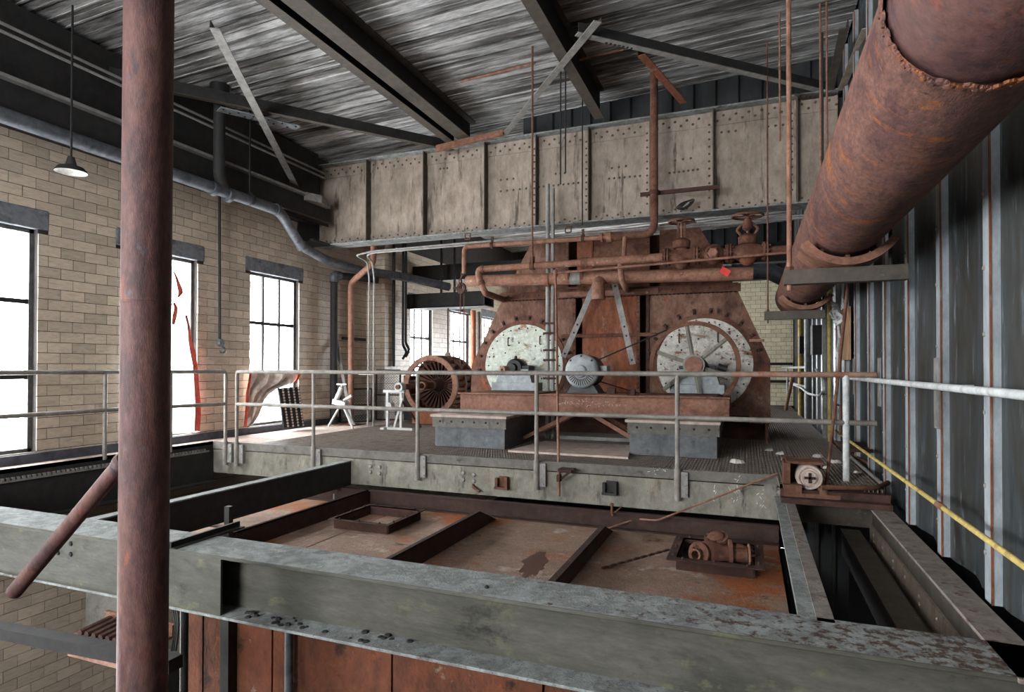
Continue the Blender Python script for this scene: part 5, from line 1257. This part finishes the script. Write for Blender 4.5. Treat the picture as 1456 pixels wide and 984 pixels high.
solo('loose_pipe', MB().tube(up, .02, 8), 'steel', 'straight grey pipe lying inside the bend of the rusty pipe', 'pipe')
solo('leaning_rod', MB().tube([at(1175, 690, Y=6.85), at(1206, 402, Y=7.6)], .016, 8), 'rust', 'rusty rod leaning from the grating up to the near pipe hanger', 'rod')
hr = thing('wall_rail', 'white pipe rail running along the corrugated wall toward the viewer', 'railing', (1.15, 6, 1.03))
part('rail', MB().cyl((1.15, 1.2, 1.05), (1.15, 8.9, 1.058), .024, 12), 'whiterail', hr)
st_ = MB()
for y in (4.6, 6.6, 8.5): st_.box(1.13, 1.31, y - .02, y + .02, 1.04, 1.07)
part('standoffs', st_, 'whiterail', hr)
yr = thing('lower_wall_rail', 'yellowed thin rail sloping below the white rail on the corrugated wall', 'railing', (1.15, 6, .27))
part('rail', MB().cyl((1.15, 1.5, .285), (1.15, 9.2, .28), .017, 10), 'yellow', yr)
part('couplings', MB().cyl((1.15, 4.6, .284), (1.15, 4.72, .284), .023, 10), 'rustlight', yr)
solo('shelf_plate', MB().box(1.05, 1.3, 7.85, 8.6, .22, .26), 'rustdark', 'rusty shelf plate behind the yellowed rail', 'shelf')
fm = [at(u, v, X=1.15) for u, v in ((1192, 614), (1197, 614), (1197, 575), (1187, 573))]
solo('bent_bar', MB().tube(bend([at(1188, 612, X=1.1), at(1195, 618, X=1.1), at(1195, 577, X=1.1), at(1186, 574, X=1.1)], .05), .014, 6), 'rust', 'small square bent bar sticking up behind the right railing post', 'bar')
wb_ = at(1200, 475, X=1.22)
solo('wall_board', MB().box(1.22, 1.27, wb_.y - .25, wb_.y + .28, at(1200, 512, X=1.22).z, at(1200, 438, X=1.22).z), 'wood', 'old reddish wooden board fixed on the corrugated wall under the saddle', 'board')
cw = MB()
for k in range(5):
    c_ = at(1185 + k * 2, 440 + k * 3, X=1.15); pts = [c_ + V((.03 * math.sin(3 * t + k), .16 * math.cos(t), .1 * math.sin(t))) for t in np.linspace(0, 6.2, 16)]
    cw.tube(pts, .014, 6)
cw.tube([at(1190, 450, X=1.16), at(1194, 480, X=1.16), at(1190, 500, X=1.16), at(1192, 540, X=1.16)], .016, 6)
solo('cable_coil', cw, 'whiterail', 'tangled pale cable coil hanging on the corrugated wall beside the board', 'cable')
for u, m_, r_, lab in ((1179, 'yellow', .03, 'yellowish rusty conduit rising on the corrugated wall left of the cable coil'), (1173, 'steel', .045, 'grey conduit rising on the corrugated wall beside the yellowish one'), (1138, 'yellow', .06, 'olive conduit far along the corrugated wall'), (1147, 'whiterail', .05, 'white conduit far along the corrugated wall')):
    p = at(u, 480, X=1.2); solo('conduit', MB().cyl((p.x, p.y, .0), (p.x, p.y, 2.9), r_, 10), m_, lab, 'conduit')
jb = at(1141, 500, X=1.15)
solo('switch_box', MB().box(1.08, 1.28, jb.y - .15, jb.y + .2, jb.z - .05, jb.z + .35), 'darksteel', 'dark switch box on the far corrugated wall', 'box')
jb = at(1158, 497, X=1.15)
solo('junction_box', MB().box(1.1, 1.28, jb.y - .2, jb.y + .2, jb.z - .1, jb.z + .45), 'darksteel', 'dark junction box on the corrugated wall behind the railing', 'box')
cbl = [at(u, v, X=1.12) for u, v in ((1128, 547), (1138, 551), (1150, 560), (1164, 563), (1172, 555), (1170, 540), (1160, 525))]
solo('loose_cable', MB().tube(bend(cbl, .3), .022, 6), 'whiterail', 'pale loose cable sagging along the corrugated wall', 'cable')
fw = thing('far_rail', 'white pipe rail around the far end of the walkway', 'railing', (1.0, 18, 0))
part('rails', MB().tube(bend([(1.22, 15.5, 1.2), (1.1, 19.5, 1.2), (.95, 20.5, 1.2)], .2), .03, 8).tube([(1.22, 15.5, .75), (1.1, 19.5, .75)], .03, 8), 'white', fw)
part('post', MB().cyl((1.05, 19.6, 0), (1.05, 19.6, 1.2), .03, 8), 'white', fw)
solo('leaning_post', MB().tube([at(1117, 583, Z=0), at(1127, 535, Y=15.6)], .045, 8), 'rustlight', 'pale rusty post leaning in the far walkway', 'post')
solo('wall_cross_bar', MB().box(-.3, XR - .02, YB - .08, YB - .03, 1.28, 1.36), 'darksteel', 'upper dark bar across the far pale brick wall', 'bar')
solo('wall_cross_bar', MB().box(-.3, XR - .02, YB - .08, YB - .03, .72, .80), 'darksteel', 'lower dark bar across the far pale brick wall', 'bar')
# ---- rubble on the grating
for u, v, s_, lab in ((1047, 657, .075, 'long pale chunk of plaster beside the right pedestal'), (1093, 640, .05, 'small pale chunk on the dark grating nearest the housing'), (1110, 645, .06, 'flat pale flake in the middle of the dark grating'), (1116, 653, .05, 'pale chunk just behind the winch frame'), (1163, 649, .06, 'crumbled pale lump on the grating behind the winch drum'), (1187, 657, .06, 'pale lump on the grating left of the right railing post'), (1176, 665, .04, 'small pale crumb below the lump near the leaning rod'), (1219, 671, .04, 'small crumb right of the railing post')):
    c_ = at(u, v, Z=.01); q = MB()
    n = 7; ring = [(math.cos(i * 2 * math.pi / n) * s_ * random.uniform(.7, 1.5), math.sin(i * 2 * math.pi / n) * s_ * random.uniform(.5, 1.0)) for i in range(n)]
    vs_ = [(c_.x + a, c_.y + b, 0) for a, b in ring] + [(c_.x + a * .7, c_.y + b * .7, s_ * random.uniform(.4, .8)) for a, b in ring]
    q.add(vs_, [tuple(range(n, 2 * n)), tuple(reversed(range(n)))] + [(i, (i + 1) % n, n + (i + 1) % n, n + i) for i in range(n)])
    solo('rubble_chunk', q, 'rubble', lab, 'rubble', 'plaster rubble on the grating', smooth=False)

# ================================================================== BELOW THE FOREGROUND BEAM
xa = [-4.3, -4.05, -3.78, -3.35, -2.3, -1.2, .28]
for i in range(len(xa) - 1):
    part('casing_panel', MB().box(xa[i] + .008, xa[i + 1] - .008, 3.615, 3.64, -2.6, -.71), 'casing', tk)
p = at(322, 900, Y=3.55)
part('casing_post', MB().box(p.x - .04, p.x + .04, 3.53, 3.615, -2.6, -.6), 'darksteel', tk)
p = at(411, 905, Y=3.57); part('casing_pipe', MB().cyl((p.x, 3.57, -2.6), (p.x, 3.57, -.6), .03, 12), 'duct', tk)
p = at(254, 895, Y=3.4); solo('dark_standpipe', MB().cyl((p.x, 3.45, -2.6), (p.x, 3.45, -.60), .03, 12), 'black', 'dark thin standpipe right of the column under the foreground beam', 'pipe')
wq = MB()
for k in range(3): wq.tube(bend([at(246 + k * 3, 868, Y=3.3), at(250 + k * 2, 890, Y=3.28), at(244 + k * 3, 925, Y=3.3)], .1), .008, 6)
solo('dangling_wires', wq, 'wire', 'dark dangling wires beside the column foot under the beam', 'wire')
solo('white_panel', MB().box(at(122, 860, Y=5).x, -6.5, 5, 5.05, -2.0, -1.42), 'toe', 'pale sheet panel low behind the column foot', 'panel')
ta = at(103, 893, Y=4.5); tt = MB().box(ta.x, -5.9, 4.45, 4.5, -2.0, -1.78).box(ta.x, -5.9, 4.45, 4.9, -1.80, -1.78).box(ta.x, -5.9, 4.86, 4.9, -1.80, -1.66)
tq = thing('roller_tray', 'rusty tray with a row of short rollers low behind the column foot', 'tray', (-6.4, 4.6, -2))
part('tray', tt, 'rustlight', tq)
for i in range(9): part('roller', MB().cyl((ta.x + .12 + i * .11, 4.5, -1.75), (ta.x + .12 + i * .11, 4.84, -1.72), .035, 8), 'rustdark', tq)
bq0, bq1 = at(40, 915, Y=2.75), at(250, 944, Y=2.75)
solo('near_bar', MB().bar(bq0 - V((.4, 0, -.04)), bq1, .1, .08), 'darksteel', 'dark bar crossing the lower left corner behind the column', 'bar')

# ================================================================== SMALL CEILING AND GIRDER THINGS
solo('ceiling_angle', MB().bar(at(620, 214, Y=9.55), at(716, 190, Y=9.55), .06, .05).bar(at(620, 209, Y=9.6), at(716, 186, Y=9.6), .02, .06), 'rustlight', 'pinkish rusty angle lying along the girder top behind the middle gusset', 'angle')
for u0, v0, u1, v1, lab in ((655, 116, 760, 90, 'thin rusty conduit under the planks left of the diagonal brace'), (812, 88, 888, 70, 'thin rusty conduit under the planks right of the diagonal brace')):
    a_ = at(u0, v0, Z=5.6); b_ = at(u1, v1, Y=a_.y)
    solo('ceiling_conduit', MB().cyl(a_, (b_.x, a_.y, b_.z), .018, 8), 'rustlight', lab, 'conduit')
wl_ = at(972, 292, Y=9.72); q = MB()
for k in range(4): q.tube([wl_ + V((.10 * math.cos(t) + .02 * k, -.02, .045 * math.sin(t) + .06 * math.cos(t) * (.6 + .15 * k))) for t in np.linspace(0, 6.28, 14)], .009, 6)
solo('wire_bundle', q, 'wire', 'small tangled loop of dark wire on the girder right of the red riser', 'wire')
for u, v, lab in ((665, 336, 'small square rusty loop on the girder foot above the small pipe elbow'), (808, 326, 'small square rusty loop on the girder foot beside the hanging rod')):
    p = at(u, v, Y=9.78); q = MB()
    for a, b in (((-.05, -.05), (.05, -.05)), ((.05, -.05), (.05, .05)), ((.05, .05), (-.05, .05)), ((-.05, .05), (-.05, -.05))): q.bar(p + V((a[0], 0, a[1])), p + V((b[0], 0, b[1])), .018, .018, (0, 1, 0))
    solo('beam_clip', q, 'rust', lab, 'clip')
